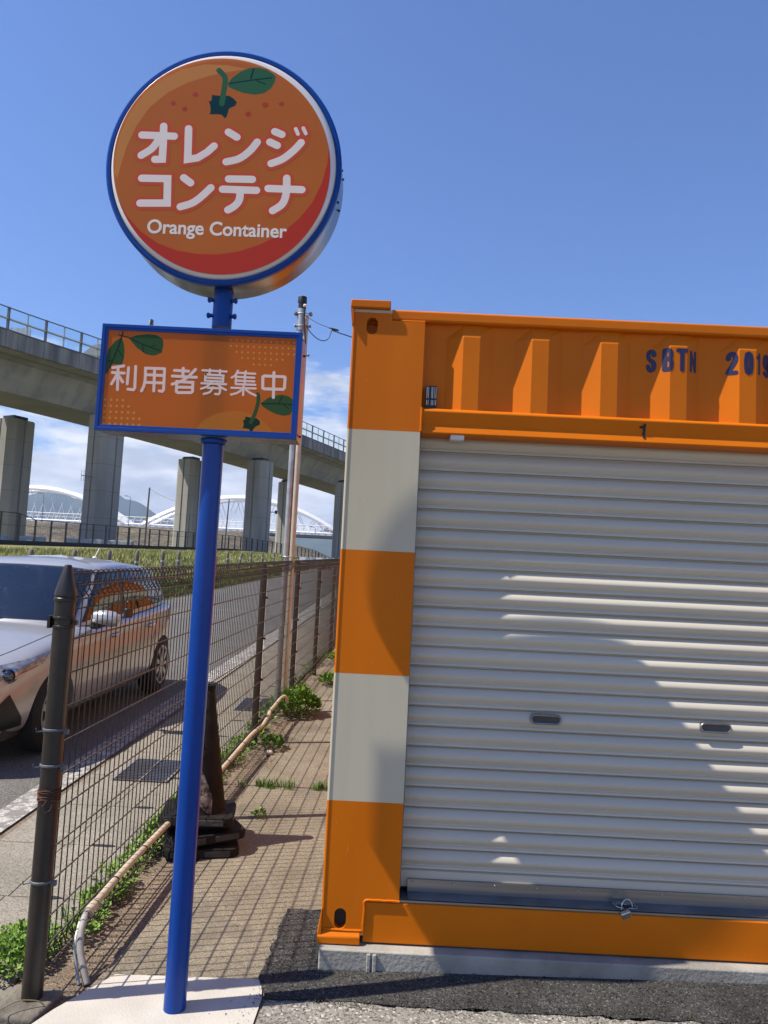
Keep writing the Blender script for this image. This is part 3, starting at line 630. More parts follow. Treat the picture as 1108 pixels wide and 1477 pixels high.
mb = MB(); mb.box(PW-0.02, CW-PW+0.02, YS_+0.03, YS_+0.04, 0.258, 2.25); obj('dark_interior', mb, M['dark'], cont)
for X in (lambda x: x, lambda x: CW-x):
    mb = MB(); a, b = sorted((X(PW+0.0005), X(PW+0.006))); mb.box(a, b, YS_-0.03, YS_+0.03, 0.285, 2.139); obj('guide_rail', mb, M['sill'], cont)
# hasp and loop on the bottom bar, padlock hanging there
mb = MB(); mb.tube([(1.168, YS_-0.016-0.026, 0.283), (1.172, YS_-0.016-0.055, 0.277), (1.184, YS_-0.016-0.066, 0.275), (1.20, YS_-0.016-0.067, 0.2745)], 0.0024, 6)
mb.tube([(1.22, YS_-0.016-0.067, 0.2745), (1.254, YS_-0.016-0.067, 0.274), (1.258, YS_-0.016-0.064, 0.2745), (1.249, YS_-0.016-0.03, 0.282)], 0.0026, 6)
mb.box(1.176, 1.246, YS_-0.016-0.05, YS_-0.016-0.022, 0.2795, 0.2825); obj('hasp', mb, M['chrome'], bar, smooth=True)
lock = thing('padlock', 'small silver padlock hanging from the shutter hasp', 'padlock', (1.205, YS_-0.016-0.07, 0.245))
mb = MB(); ml = Matrix.Translation((1.207, YS_-0.016-0.082, 0.252)) @ Euler((R(22), R(-24), 0)).to_matrix().to_4x4()
mb.box(-0.020, 0.020, -0.009, 0.009, -0.028, 0.022, ml); obj('lock_body', mb, M['chrome'], lock, bevel=0.004)
mb = MB(); c = Vector((1.214, YS_-0.016-0.064, 0.276)); mb.tube([c+Vector((-0.023*math.cos(t), -0.012*math.cos(t)*0.5, 0.032*math.sin(t))) for t in [math.pi*i/12 for i in range(-1, 14)]], 0.0033, 8); obj('shackle', mb, M['chrome'], lock, smooth=True)
mb = MB(); mb.box(-0.0205, 0.0205, -0.0065, 0.0065, -0.0285, -0.006, Matrix.Translation((0.007, 0.004, 0)) @ ml); obj('lock_bumper', mb, M['trim'], lock, bevel=0.002)
# sides, back, roof
def sidewall(X, name):
    mb = MB(); yy = []; y = 0.17; k = 0
    while y < CL-0.2:
        yy += [(y, 0.0), (y+0.07, 0.0), (y+0.138, 0.036), (y+0.21, 0.036)]; y += 0.278
    yy = [(p, q) for p, q in yy if p < CL-0.17]+[(CL-0.17, 0.0)]
    nn = len(yy)
    mb.add([(X(0.014+d), p, z) for z in (0.25, 2.60) for p, d in yy], [(i, i+1, nn+i+1, nn+i) for i in range(nn-1)])
    obj(name, mb, M['stripe'], cont)
    mb = MB(); a, b = sorted((X(0.006), X(0.06))); mb.box(a, b, 0.18, CL-0.18, Z0+0.004, 0.255); obj('side_rail', mb, M['paint'], cont, bevel=0.005)
    mb = MB(); mb.box(a, b, 0.18, CL-0.18, 2.595, 2.664); obj('side_rail', mb, M['paint'], cont, bevel=0.008)
    mb = MB(); a, b = sorted((X(0.004), X(0.16))); mb.box(a, b, CL-0.17, CL-0.004, Z0+0.04, 2.66); obj('corner_post', mb, M['stripe'], cont, bevel=0.008)
    for z in (Z0, 2.657):
        mb = MB(); a, b = sorted((X(-0.006), X(0.172))); mb.box(a, b, CL-0.178, CL, z, z+0.034); obj('corner_casting', mb, M['paint'], cont, bevel=0.005)
sidewall(lambda x: x, 'side_panel'); sidewall(lambda x: CW-x, 'side_panel')
mb = MB(); mb.box(0.05, CW-0.05, 0.07, CL-0.06, 2.61, 2.645); obj('roof', mb, M['paint'], cont)
mb = MB(); mb.box(0.1, CW-0.1, CL-0.05, CL-0.02, 0.15, 2.62); obj('back_panel', mb, M['paint'], cont)
second = dup(cont, (0, CL+0.32, Z0+0.2), 'second orange and cream container directly behind the first one')
# concrete plinth under it
pl = MB(); pl.box(0.006, CW-0.01, -0.032, CL-0.03, -0.25, Z0-0.0035)
o = obj('concrete_plinth', pl, M['plinth'], bevel=0.006)
pl2 = MB(); pl2.box(0.006, CW-0.01, CL+0.3, 2*CL+0.3, -0.1, Z0+0.1965); tag(obj('concrete_plinth', pl2, M['plinth'], bevel=0.006), 'concrete plinth under the second container farther back', 'plinth'); tag(o, 'grey concrete plinth under the orange container', 'plinth')
for xx, d in ((0.203, 0.014), (0.226, 0.010)):
    mb = MB(); mb.box(xx-0.011, xx+0.004, -0.043, -0.031, -0.02, Z0-0.012); ob = obj('joint_rib', mb, M['plinth'], o, bevel=0.003)

# ------------------------------------------------------------------ the two blue-framed signs on their pole
PX, PY = -0.466, -0.318; FY = -0.39
pole = thing('sign_pole', 'tall blue round steel pole carrying both orange signs', 'pole', (PX, PY, 0))
mb = MB(); mb.lathe([(0.0385, -0.02), (0.0385, 1.99)], 40, (PX, PY, 0)); obj('lower_tube', mb, M['blue'], pole, smooth=True)
mb = MB(); mb.lathe([(0.0365, 2.435), (0.0365, 2.62)], 36, (PX, PY, 0)); up_ = obj('upper_tube', mb, M['blue'], pole, smooth=True)
mb = MB(); mb.lathe([(0.047, 1.992), (0.05, 1.998), (0.05, 2.006), (0.047, 2.012)], 32, (PX, PY, 0)); obj('collar', mb, M['blue'], pole, smooth=True)
for z in (2.478, 2.538):
    for s in (-1, 1):
        mb = MB(); x0 = PX+s*0.036; mb.lathe([(0.0075, 0), (0.0075, 0.010), (0.0105, 0.010), (0.0105, 0.017), (0.006, 0.02)], 10, (0, 0, 0), 'x')
        mb.v = [(x0+s*v[0], PY-0.012+v[1], z+v[2]) for v in mb.v]; obj('bolt', mb, M['blue'], up_, smooth=True)
# round sign
DC = (-0.4810, 3.0270); RX, RZ = 0.4395, 0.4560
rs = thing('round_sign', 'round orange fruit sign with white katakana and a blue rim', 'sign', (PX, FY, 2.57))
def ring3(mb, prof, n=96, c=DC):
    """prof = [(scale of radius, y)]"""
    mb.add([(c[0]+RX*k*math.cos(2*math.pi*j/n), y, c[1]+RZ*k*math.sin(2*math.pi*j/n)) for k, y in prof for j in range(n)],
           [(i*n+j, i*n+(j+1) % n, (i+1)*n+(j+1) % n, (i+1)*n+j) for i in range(len(prof)-1) for j in range(n)])
mb = MB(); ring3(mb, [(0.955, FY+0.012), (0.955, FY-0.004), (0.962, FY-0.009), (0.985, FY-0.009), (1.0, FY-0.003), (1.0, FY+0.012), (0.993, FY+0.0125)]); obj('rim', mb, M['blue'], rs, smooth=True)
mb = MB(); ring3(mb, [(0.993, FY+0.0105), (0.993, FY+0.150), (0.985, FY+0.155), (0.0001, FY+0.155)]); side = obj('sign_body', mb, M['signside'], rs, smooth=True)
for a in (-12, 4): 
    for yy in (FY+0.045, FY+0.11):
        mb = MB(); t = R(a); p = Vector((DC[0]+RX*.993*math.cos(t), yy, DC[1]+RZ*.993*math.sin(t))); mb.lathe([(0.0045, -0.003), (0.0045, 0.004), (0.002, 0.006)], 8, (0, 0, 0), 'x')
        mm = Matrix.Translation(p) @ Matrix.Rotation(-t, 4, 'Y'); mb.v = [tuple(mm @ Vector(q)) for q in mb.v]; obj('screw', mb, M['trim'], side)
mb = MB(); ring3(mb, [(0.956, FY+0.004), (0.953, FY-0.006), (0.940, FY-0.015), (0.918, FY-0.0195), (0.0001, FY-0.020)]); face = obj('sign_face', mb, M['acrylic'], rs, smooth=True)
AY = FY-0.0210
lay = [0]
def nexty(n=1): lay[0] += n; return AY-0.00003*lay[0]
def C1(x, y): p = S(130+x/2.841, 60+y/2.841, AY); return (p.x, p.z)
def Z4(x, y): p = S(280+x/7.914, 80+y/7.914, AY); return (p.x, p.z)
KX = 0.000932                                                          # metres per crop unit
mb = MB(); poly2(mb, [C1(540+445*math.cos(2*math.pi*i/96), 512+443*math.sin(2*math.pi*i/96)) for i in range(96)], nexty()); obj('fruit_print', mb, M['sign_orange'], face)
hi = [C1(*p) for p in ((640, 112), (560, 96), (470, 93), (380, 112), (300, 152), (225, 212), (165, 290), (122, 385), (104, 470), (100, 540), (112, 560), (128, 500), (150, 430), (190, 345), (245, 268), (320, 208), (400, 168), (490, 140), (570, 124))]
mb = MB(); poly2(mb, hi, nexty()); obj('highlight_print', mb, M['sign_light'], face)
arc = [C1(540+445*math.cos(t), 512+443*math.sin(t)) for t in [R(-10+ (162-(-10))*i/48) for i in range(49)]]
inn = [C1(*p) for p in ((118, 655), (150, 712), (205, 775), (275, 825), (355, 856), (440, 870), (520, 872), (610, 860), (700, 830), (785, 785), (855, 727), (910, 660), (950, 580), (972, 500), (978, 435))]
mb = MB(); poly2(mb, arc+inn, nexty()); obj('shade_print', mb, M['sign_red'], face)
mb = MB(); poly2(mb, [Z4(*p) for p in ((205, 450), (290, 460), (400, 460), (450, 490), (490, 535), (470, 575), (400, 605), (385, 660), (370, 700), (350, 718), (320, 680), (290, 672), (180, 672), (190, 620), (185, 570), (168, 525), (200, 515))], nexty()); obj('calyx_print', mb, M['sign_dark'], face)
mb = MB(); y_ = nexty(); poly2(mb, [Z4(*p) for p in ((385, 320), (440, 250), (540, 180), (640, 142), (740, 138), (830, 160), (900, 205), (935, 240), (920, 310), (880, 375), (800, 430), (700, 448), (580, 432), (470, 395), (395, 360))], y_)
obj('leaf_print', mb, M['sign_green'], face)
mb = MB(); stroke(mb, [Z4(*p) for p in ((285, 172), (345, 235), (355, 300), (335, 440), (318, 550))], 62*KX*2.841/7.914, nexty()); obj('stalk_print', mb, M['sign_green'], face)
mb = MB()
for q, w in ((((410, 320), (640, 285), (890, 255)), 16), (((680, 158), (648, 262)), 18), (((720, 290), (815, 328)), 13)): stroke(mb, [Z4(*p) for p in q], w*KX*2.841/7.914, nexty())
obj('vein_print', mb, M['sign_dark'], face)
mb = MB(); y_ = nexty()
for x, y, r in ((432, 217, 12), (342, 253, 10.5), (388, 276, 11), (718, 260, 12.5), (785, 256, 11), (648, 297, 12)): c = C1(x, y); disc2(mb, c[0], c[1], r*KX, r*KX*0.9, y_)
obj('dot_print', mb, M['sign_dot'], face)
KANA = [((213, 383), (345, 388)), ((302, 347), (300, 420), (296, 482), (266, 483)), ((286, 395), (255, 437), (210, 466)),
        ((404, 357), (402, 430), (400, 483), (440, 477), (480, 453), (508, 428)),
        ((567, 371), (602, 392)), ((558, 493), (610, 480), (655, 448), (685, 412)),
        ((757, 369), (786, 381)), ((737, 412), (767, 426)), ((742, 500), (790, 481), (835, 446), (865, 414)), ((843, 358), (852, 379)), ((874, 355), (884, 377)),
        ((212, 560), (318, 562), (316, 662), (205, 662)), ((384, 558), (412, 579)), ((370, 677), (420, 661), (460, 632), (495, 599)),
        ((568, 563), (665, 565)), ((543, 605), (682, 610)), ((616, 614), (611, 650), (592, 674), (565, 690)),
        ((730, 602), (868, 607)), ((806, 560), (804, 620), (788, 665), (748, 693))]
SHARP = {1, 3, 11}; THIN = {9, 10}
def dense(q, i):
    return [C1(*p) for p in q]
mb = MB(); y_ = nexty()
for i, q in enumerate(KANA): stroke(mb, dense(q, i), (44 if i in THIN else 56)*KX, y_-0.00002*(i % 5), smooth=i not in SHARP)
nexty(4)
obj('letter_outline', mb, M['sign_edge'], face)
mb = MB(); y_ = nexty()
for i, q in enumerate(KANA): stroke(mb, dense(q, i), (15 if i in THIN else 30)*KX, y_-0.00002*(i % 5), smooth=i not in SHARP)
obj('katakana_lettering', mb, M['sign_white'], face)
me = textmesh('Orange Container', 1.0, 0.022, space=1.0); y_ = nexty()
v = [a.co.copy() for a in me.vertices]; lx, hx = min(a.x for a in v), max(a.x for a in v)
A = Vector((*C1(233, 783),)); B = Vector((*C1(806, 804),)); ux = (B-A); ang = math.atan2(ux.y, ux.x); k = ux.length/(hx-lx); vz = 56*KX*1.01/0.727
for a in me.vertices:
    p = Vector(((a.co.x-lx)*k, a.co.y*vz)); a.co = Vector((A.x+p.x*math.cos(ang)-p.y*math.sin(ang), y_, A.y+p.x*math.sin(ang)+p.y*math.cos(ang)))-ORG[face.name]
me.materials.clear(); me.materials.append(M['sign_white']); link('latin_lettering', me, face)
# board sign
AY2_ = FY+0.006
BX0, BX1, BZ0, BZ1 = -0.8855, -0.1510, 2.0146, 2.4100
bs = thing('board_sign', 'rectangular orange sign with white kanji in a blue frame', 'sign', (PX, FY, BZ0))
def frame(x0, x1, z0, z1, w, y0, y1):
    mb = MB(); O = [(x0, z0), (x1, z0), (x1, z1), (x0, z1)]; I = [(x0+w, z0+w), (x1-w, z0+w), (x1-w, z1-w), (x0+w, z1-w)]
    for i in range(4):
        j = (i+1) % 4; a, b, c, d = O[i], O[j], I[j], I[i]
        mb.add([(p[0], y, p[1]) for y in (y0, y1) for p in (a, b, c, d)], [(0, 1, 2, 3), (7, 6, 5, 4), (0, 4, 5, 1), (2, 6, 7, 3)])
    return mb
fo = obj('frame', frame(BX0, BX1, BZ0, BZ1, 0.0125, FY, FY+0.02), M['blue'], bs, bevel=0.0012)
obj('frame_step', frame(BX0+0.0126, BX1-0.0126, BZ0+0.0126, BZ1-0.0126, 0.0095, FY+0.002, FY+0.0195), M['blue'], fo, bevel=0.001)
mb = MB(); b0, b1 = FY+0.0205, FY+0.147
mb.add([(x, y, z) for y in (b0, b1) for x, z in ((BX0+.004, BZ0+.004), (BX1-.004, BZ0+.004), (BX1-.004, BZ1-.004), (BX0+.004, BZ1-.004))], [(0, 1, 5, 4), (1, 2, 6, 5), (2, 3, 7, 6), (3, 0, 4, 7)])
bb = obj('sign_body', mb, M['signside'], bs)
mb = MB(); q = 0.0075; mb.add([(x, y, z) for y in (b0+.001, b1-.003) for x, z in ((BX0+q, BZ0+q), (BX1-q, BZ0+q), (BX1-q, BZ1-q), (BX0+q, BZ1-q))], [(0, 1, 5, 4), (1, 2, 6, 5), (2, 3, 7, 6), (3, 0, 4, 7)])
obj('white_lining', mb, M['white'], bb)
mb = MB(); mb.add([(x, b1-.0035, z) for x, z in ((BX0+q, BZ0+q), (BX1-q, BZ0+q), (BX1-q, BZ1-q), (BX0+q, BZ1-q))], [(0, 1, 2, 3)]); obj('rear_face', mb, M['board_back'], bs)
mb = MB(); mb.lathe([(0.034, BZ0+0.009), (0.034, BZ1-0.009)], 24, (PX, PY, 0)); obj('inner_tube', mb, M['blue'], bb, smooth=True)
mb = MB(); mb.box(PX-.048, PX+.048, AY2_+.014, PY-.02, BZ0+.009, BZ1-.009); obj('light_block', mb, M['blackiron'], bb)  # unseen block added to stop light from behind and darken the middle band
for (x, y, z) in [(BX1-.004, FY+.03, BZ1-.02), (BX1-.004, FY+.115, BZ1-.055), (BX1-.004, FY+.03, BZ0+.02), (BX1-.004, FY+.115, BZ0+.03)]:
    mb = MB(); mb.lathe([(0.0045, -.002), (0.0045, 0.004), (0.002, 0.006)], 8, (x, y, z), 'x'); obj('screw', mb, M['trim'], bb)
AY2 = FY+0.006; l2 = [0]
def n2y(n=1): l2[0] += n; return AY2-0.00003*l2[0]
def I2(u, v): p = S(u, v, AY2-.002); return (p.x, p.z)
mb = MB(); mb.add([(x, AY2, z) for x, z in ((BX0+.012, BZ0+.012), (BX1-.012, BZ0+.012), (BX1-.012, BZ1-.012), (BX0+.012, BZ1-.012))], [(0, 1, 2, 3)]); bf = obj('sign_face', mb, M['board_orange'], bs)
PXM = 0.00256
def clipx(pts): return [(max(BX0+.0225, min(BX1-.0225, a)), max(BZ0+.0225, min(BZ1-.0225, b))) for a, b in pts]
mb = MB(); poly2(mb, clipx([I2(*p) for p in ((281, 624), (284, 617), (292, 607), (308, 598), (325, 593.5), (340, 592.5), (356, 595), (372, 602), (384, 611), (394, 624), (396, 640), (281, 640))]), n2y()); obj('fruit_print', mb, M['board_light'], bf)
mb = MB(); y_ = n2y()
for r, (x0, x1) in enumerate(((332.8, 425), (332.8, 425), (341, 424), (349.2, 407.5), (365.8, 391))):
    x = x0
    while x <= x1+.5:
        c = I2(x+0.1, 490.2+8.4*r+(x-332)*0.045); disc2(mb, c[0], c[1], .0037, .0037, y_, 10); x += 8.32
for r, (n_, x0) in enumerate(((4, 160), (5, 157), (6, 154), (7, 150), (7, 147))):
    for i in range(n_): c = I2(120+(x0+42.8*i)/5.036, 560+(81+43.6*r+i*1.6)/5.036); disc2(mb, c[0], c[1], .0046, .0046, y_, 10)
obj('dot_print', mb, M['board_dot'], bf)
def Q(x, y): return I2(120+x/9.233, 450+y/9.233)
def V3(x, y): return I2(340+x/11.08, 550+y/11.08)
mb = MB(); poly2(mb, clipx([Q(*p) for p in ((605, 345), (700, 310), (850, 290), (980, 305), (1060, 360), (1070, 430), (1045, 540), (940, 580), (830, 560), (720, 480), (650, 400))]), n2y()); obj('leaf_print', mb, M['board_green'], bf); mb = MB()
poly2(mb, clipx([Q(*p) for p in ((510, 330), (540, 420), (550, 520), (540, 620), (515, 700), (370, 690), (350, 760), (320, 820), (290, 815), (285, 600), (330, 500), (420, 390))]), n2y()); obj('leaf_print', mb, M['board_green'], bf); mb = MB()
poly2(mb, clipx([V3(*p) for p in ((395, 350), (450, 310), (540, 250), (650, 225), (740, 210), (840, 235), (960, 290), (960, 490), (860, 535), (760, 550), (640, 520), (520, 460), (430, 400))]), n2y())
obj('leaf_print', mb, M['board_green'], bf)
mb = MB(); poly2(mb, clipx([V3(*p) for p in ((155, 560), (250, 580), (340, 590), (390, 640), (385, 690), (320, 720), (280, 760), (270, 797), (225, 797), (215, 760), (110, 745), (130, 690), (115, 620), (150, 610))]), n2y()); obj('calyx_print', mb, M['board_vein'], bf)
mb = MB(); stroke(mb, [V3(*p) for p in ((352, 200), (362, 280), (345, 390), (300, 530), (240, 655))], 60/11.08*PXM, n2y()); obj('stalk_print', mb, M['board_green'], bf)
mb = MB()
for f, q, w in ((Q, ((530, 262), (515, 320), (460, 480), (350, 740)), 20), (Q, ((470, 302), (540, 320), (620, 345), (800, 430), (1030, 515)), 14), (Q, ((785, 430), (803, 525)), 12), (Q, ((900, 465), (965, 435)), 11), (Q, ((465, 500), (522, 595)), 12), (Q, ((325, 655), (385, 640)), 11),
                (V3, ((420, 355), (700, 355), (905, 372)), 18), (V3, ((740, 245), (690, 345)), 18), (V3, ((770, 375), (845, 435)), 14)):
    stroke(mb, [f(*p) for p in q], w/(9.233 if f is Q else 11.08)*PXM, n2y())
obj('vein_print', mb, M['board_vein'], bf)
def K1(x, y): return I2(150+x/7.914, 510+y/7.914)
def K2(x, y): return I2(280+x/7.914, 515+y/7.914)
KJ = [(K1, 33, [((100, 160), (225, 140)), ((95, 215), (230, 222)), ((160, 158), (153, 410)), ((150, 235), (85, 345)), ((172, 258), (213, 323)), ((280, 160), (265, 345)), ((362, 145), (351, 392), (335, 412), (272, 405)),
                ((690, 172), (475, 165), (470, 300), (455, 370), (428, 425)), ((692, 175), (680, 410), (665, 430), (630, 425)), ((578, 178), (568, 425)), ((478, 240), (685, 250)), ((474, 328), (680, 335)),
                ((805, 190), (965, 200)), ((905, 165), (900, 262)), ((780, 255), (1055, 270)), ((1045, 180), (965, 262), (875, 318), (778, 348)), ((832, 318), (825, 432), (845, 445), (992, 445), (1010, 432), (1015, 328), (840, 318)), ((835, 382), (1008, 385))]),
      (K2, 25, [((95, 150), (370, 165)), ((180, 140), (175, 192)), ((298, 148), (292, 200)), ((130, 198), (125, 268), (330, 280), (335, 210), (135, 198)), ((130, 232), (330, 245)), ((85, 298), (365, 310)), ((205, 275), (150, 333), (80, 360)), ((262, 302), (310, 345), (363, 375)),
                ((155, 350), (300, 357), (291, 410), (278, 425), (240, 420)), ((215, 345), (180, 398), (110, 420)),
                ((500, 155), (470, 208), (430, 233)), ((592, 162), (576, 186)), ((480, 205), (475, 305)), ((490, 178), (698, 190)), ((490, 225), (688, 235)), ((490, 268), (688, 277)), ((480, 308), (700, 316)), ((582, 187), (578, 305)), ((425, 350), (703, 358)), ((565, 322), (560, 433)), ((545, 372), (490, 408), (422, 427)), ((592, 372), (640, 408), (703, 438))]),
      (K2, 34, [((800, 215), (1028, 224), (1040, 236), (1031, 352), (1015, 368), (800, 362), (783, 350), (786, 226), (800, 215)), ((912, 175), (905, 460))])]
mb = MB(); y_ = n2y(); i_ = 0
for f, w, qs in KJ:
    for q in qs: i_ += 1; stroke(mb, [f(*p) for p in q], w/7.914*PXM, y_-0.000015*(i_ % 13), smooth=(len(q) == 3 and q[0][1] != 350))
obj('kanji_lettering', mb, M['board_text'], bf)

# ------------------------------------------------------------------ wire fence: posts, panels with rolled top and bottom edge
FY0 = -0.31; STEP = 1.83; NP = 9
fence = thing('wire_fence', 'long brown wire mesh fence with rolled top edge between road and path', 'fence', (FX(FY0), FY0, 0))
def gz(y): return SL*(y+0.31)
def fpost(i):
    y = FY0+STEP*i; x = FX(y)-(0.0 if i == 0 else 0.012); r = 0.0355 if i == 0 else 0.027; z0 = gz(y)-0.05; zt = gz(y)+1.425
    k = r/0.0355; mb = MB(); mb.lathe([(r, z0), (r, zt)], 20, (x, y, 0)); p = obj('post', mb, M['fencecoat'], fence, smooth=True)
    mb = MB(); mb.lathe([(r*1.06, zt-0.035), (r*1.13, zt-0.033), (r*1.13, zt-0.024), (r*1.05, zt-0.021), (r*1.05, zt-0.017), (r*1.13, zt-0.014), (r*1.10, zt-0.004), (0.014*k, zt+0.092*k), (0.011*k, zt+0.098*k), (0.0001, zt+0.099*k)], 20, (x, y, 0), cap=False)
    obj('cap', mb, M['fencecoat'], p, smooth=True)
    for z in ((1.315, 0.925, 0.80, 0.40) if i == 0 else (1.2, 0.86, 0.52, 0.2)):
        zz = gz(y)+z; mb = MB()
        for dz in ((0.016, -0.016) if z > 1.3 else (0.008,)):
            mb.lathe([(r+0.001, zz+dz-0.005), (r+0.0045, zz+dz-0.003), (r+0.0045, zz+dz+0.003), (r+0.001, zz+dz+0.005)], 18, (x, y, 0), cap=False)
        if i == 0:
            mb.box(x-r-0.012, x-r-0.002, y-0.03, y+0.012, zz-0.022, zz+0.022) if z > 1.3 else mb.tube([(x-r-.002, y-.01, zz), (x-r-.02, y-.02, zz-.002), (x-r-.022, y-.022, zz+.012)], .0022, 6)
        mb.box(x+r-0.004, x+r+0.016, y-0.008, y+0.008, zz-0.008, zz+0.008)
        obj('clamp', mb, M['fencecoat'] if (z > 1.3 or i) else M['postgrey'], p, smooth=True)
    return p
p0 = None
for i in range(NP):
    p = fpost(i); p0 = p0 or p
mb = MB(); rr = random.Random(3)                                       # rusty wire wound round the near post
for q in range(5):
    z = 0.685+0.008*q; mb.tube([(FX(FY0)+0.038*math.cos(t), FY0+0.038*math.sin(t), z+0.008*rr.random()) for t in [2*math.pi*j/14 for j in range(14)]], 0.0026, 5, closed=True)
mb.tube([(FX(FY0)+.01, FY0-.038, .69), (FX(FY0)+.0, FY0-.05, .675), (FX(FY0)+.012, FY0-.05, .655), (FX(FY0)+.026, FY0-.045, .662), (FX(FY0)+.03, FY0-.04, .68)], .0018, 5); obj('rusty_tie', mb, M['rust'], p0, smooth=True)
HOR = [0.165, 0.265, 0.39, 0.51, 0.635, 0.76, 0.88, 1.005, 1.127, 1.25, 1.36, 1.395]
for i in range(NP-1):
    ya, yb = FY0+STEP*i+0.045, FY0+STEP*(i+1)-0.02
    wires = MB(); bars = MB(); n = int((yb-ya)/0.05); rs_ = (0.0026, 0.0034)
    for k in range(n+1):
        y = ya+0.02+0.05*k; x = FX(y)+0.012; g = gz(y)
        def P(dx, z): return (x+dx, y+0.0008*rr.uniform(-1, 1), g+z)
        path = [P(0, 1.402), P(-0.018, 1.425), P(-0.026, 1.450), P(-0.021, 1.478), P(-0.009, 1.497), P(0, 1.503), P(0.009, 1.497), P(0.021, 1.478), P(0.026, 1.450), P(0.018, 1.425), P(0.0, 1.400), P(0, 1.0), P(0, 0.65), P(0, 0.165), P(-0.016, 0.135), P(-0.024, 0.112), P(-0.017, 0.085), P(0, 0.072), P(0.017, 0.083), P(0.025, 0.108), P(0.017, 0.135), P(0.002, 0.160)]
        wires.tube(path, rs_[0], 5, cap=False)
    for z, dx in [(h, 0.0045) for h in HOR]+[(1.450, -0.030), (1.450, 0.030), (1.490, -0.004), (0.11, -0.027), (0.11, 0.027)]:
        bars.tube([(FX(y)+0.012+dx, y, gz(y)+z) for y in (ya-0.02, (ya+yb)/2, yb+0.03)], rs_[1], 5)
    pn = obj('mesh_panel', wires, M['wirecoat'], fence, smooth='all'); obj('horizontal_wires', bars, M['wiretan'], pn, smooth='all')
# concrete block at the foot of the near post
bx, by = FX(FY0)-0.02, FY0-0.01
mb = MB(); nb = 7
vs = []
for (x0, x1, y0, y1, z0, z1) in ((bx-0.105, bx+0.10, by-0.11, by+0.085, -0.09, 0.014),): mb.box(x0, x1, y0, y1, z0, z1, Matrix.Translation((bx, by, 0)) @ Matrix.Rotation(R(-9), 4, 'Z') @ Matrix.Translation((-bx, -by, 0)))
o = obj('concrete_block', mb, M['block'], bevel=0.012, seg=3); tag(o, 'rough mossy concrete block under the nearest fence post', 'block')
mb = MB(); mb.tube(smoothpath([(bx-.12, by-.30, .0), (bx-.06, by-.17, .025), (bx+.0, by-.085, .045), (bx+.06, by-.05, .035), (bx+.085, by-.04, .017)], 5), 0.0022, 6)
tag(obj('bent_wire', mb, M['straw'], smooth=True), 'thin bent pale wire lying over the concrete block', 'wire')
# conduit lashed along the foot of the fence
def cz(y, h): return gz(y)+h
cp = thing('conduit_pipe', 'beige plastic conduit tied along the bottom of the wire fence', 'pipe', (FX(1.5)+.05, 1.5, 0.06))
path = []
for y, dx, h in ((0.02, 0.055, 0.17), (0.4, 0.045, 0.172), (0.9, 0.045, 0.168), (1.5, 0.05, 0.15), (2.1, 0.05, 0.15), (2.75, 0.05, 0.165), (3.0, 0.055, 0.17), (3.22, 0.075, 0.175), (3.42, 0.085, 0.215), (3.55, 0.07, 0.22), (3.8, 0.06, 0.215), (4.15, 0.06, 0.225), (4.25, 0.085, 0.215), (4.28, 0.10, 0.15)): path.append((FX(y)+dx, y, cz(y, h)))
mb = MB(); mb.tube(smoothpath(path, 4), 0.0155, 12); obj('tube', mb, M['pvc'], cp, smooth=True)
mb = MB(); j = (FX(0.0)+.055, 0.0, cz(0, .17)); mb.tube([(j[0], 0.07, j[2]), (j[0], -0.015, j[2]-.001)], 0.0195, 12); obj('coupling', mb, M['pvc'], cp, smooth=True)
mb = MB(); q = [Vector(p) for p in smoothpath([(j[0], -0.01, j[2]), (j[0]+.004, -0.06, j[2]-.004), (j[0]+.012, -0.105, j[2]-.035), (j[0]+.025, -0.135, j[2]-.085), (j[0]+.05, -0.16, j[2]-.135), (j[0]+.075, -0.18, j[2]-.185)], 8)]
mb.tube(q, [0.0125+0.0012*(i % 2) for i in range(len(q))], 12); obj('flexible_end', mb, M['flex'], cp, smooth='all')
mb = MB(); mb.tube(smoothpath([(j[0]-.012, -0.06, j[2]-.02), (j[0]-.002, -0.12, j[2]-.07), (j[0]+.02, -.155, j[2]-.12), (j[0]+.045, -.18, j[2]-.185)], 5), 0.006, 8); obj('cable', mb, M['galv'], cp, smooth=True)
for y in (0.05, 0.27, 0.62, 0.97, 1.3, 1.75, 2.2, 2.65, 3.05, 3.55, 3.9, -0.05):
    i = min(range(len(path)), key=lambda a: abs(path[a][1]-y)); hh = 0.17 if y < 1 else 0.155
    px = FX(y)+0.05; pz = None
    a = [p for p in path if p[1] <= y] or [path[0]]; b = [p for p in path if p[1] > y] or [path[-1]]; t = 0 if b[0][1] == a[-1][1] else max(0, (y-a[-1][1])/(b[0][1]-a[-1][1]))
    px, pz = lerp(a[-1][0], b[0][0], t), lerp(a[-1][2], b[0][2], t)
    mb = MB(); mb.tube([(px+0.0175*math.cos(u), y+.002*math.sin(3*u), pz+0.0175*math.sin(u)) for u in [2*math.pi*k/14 for k in range(14)]], 0.0018, 5, closed=True); obj('cable_tie', mb, M['trim'], cp, smooth='all')
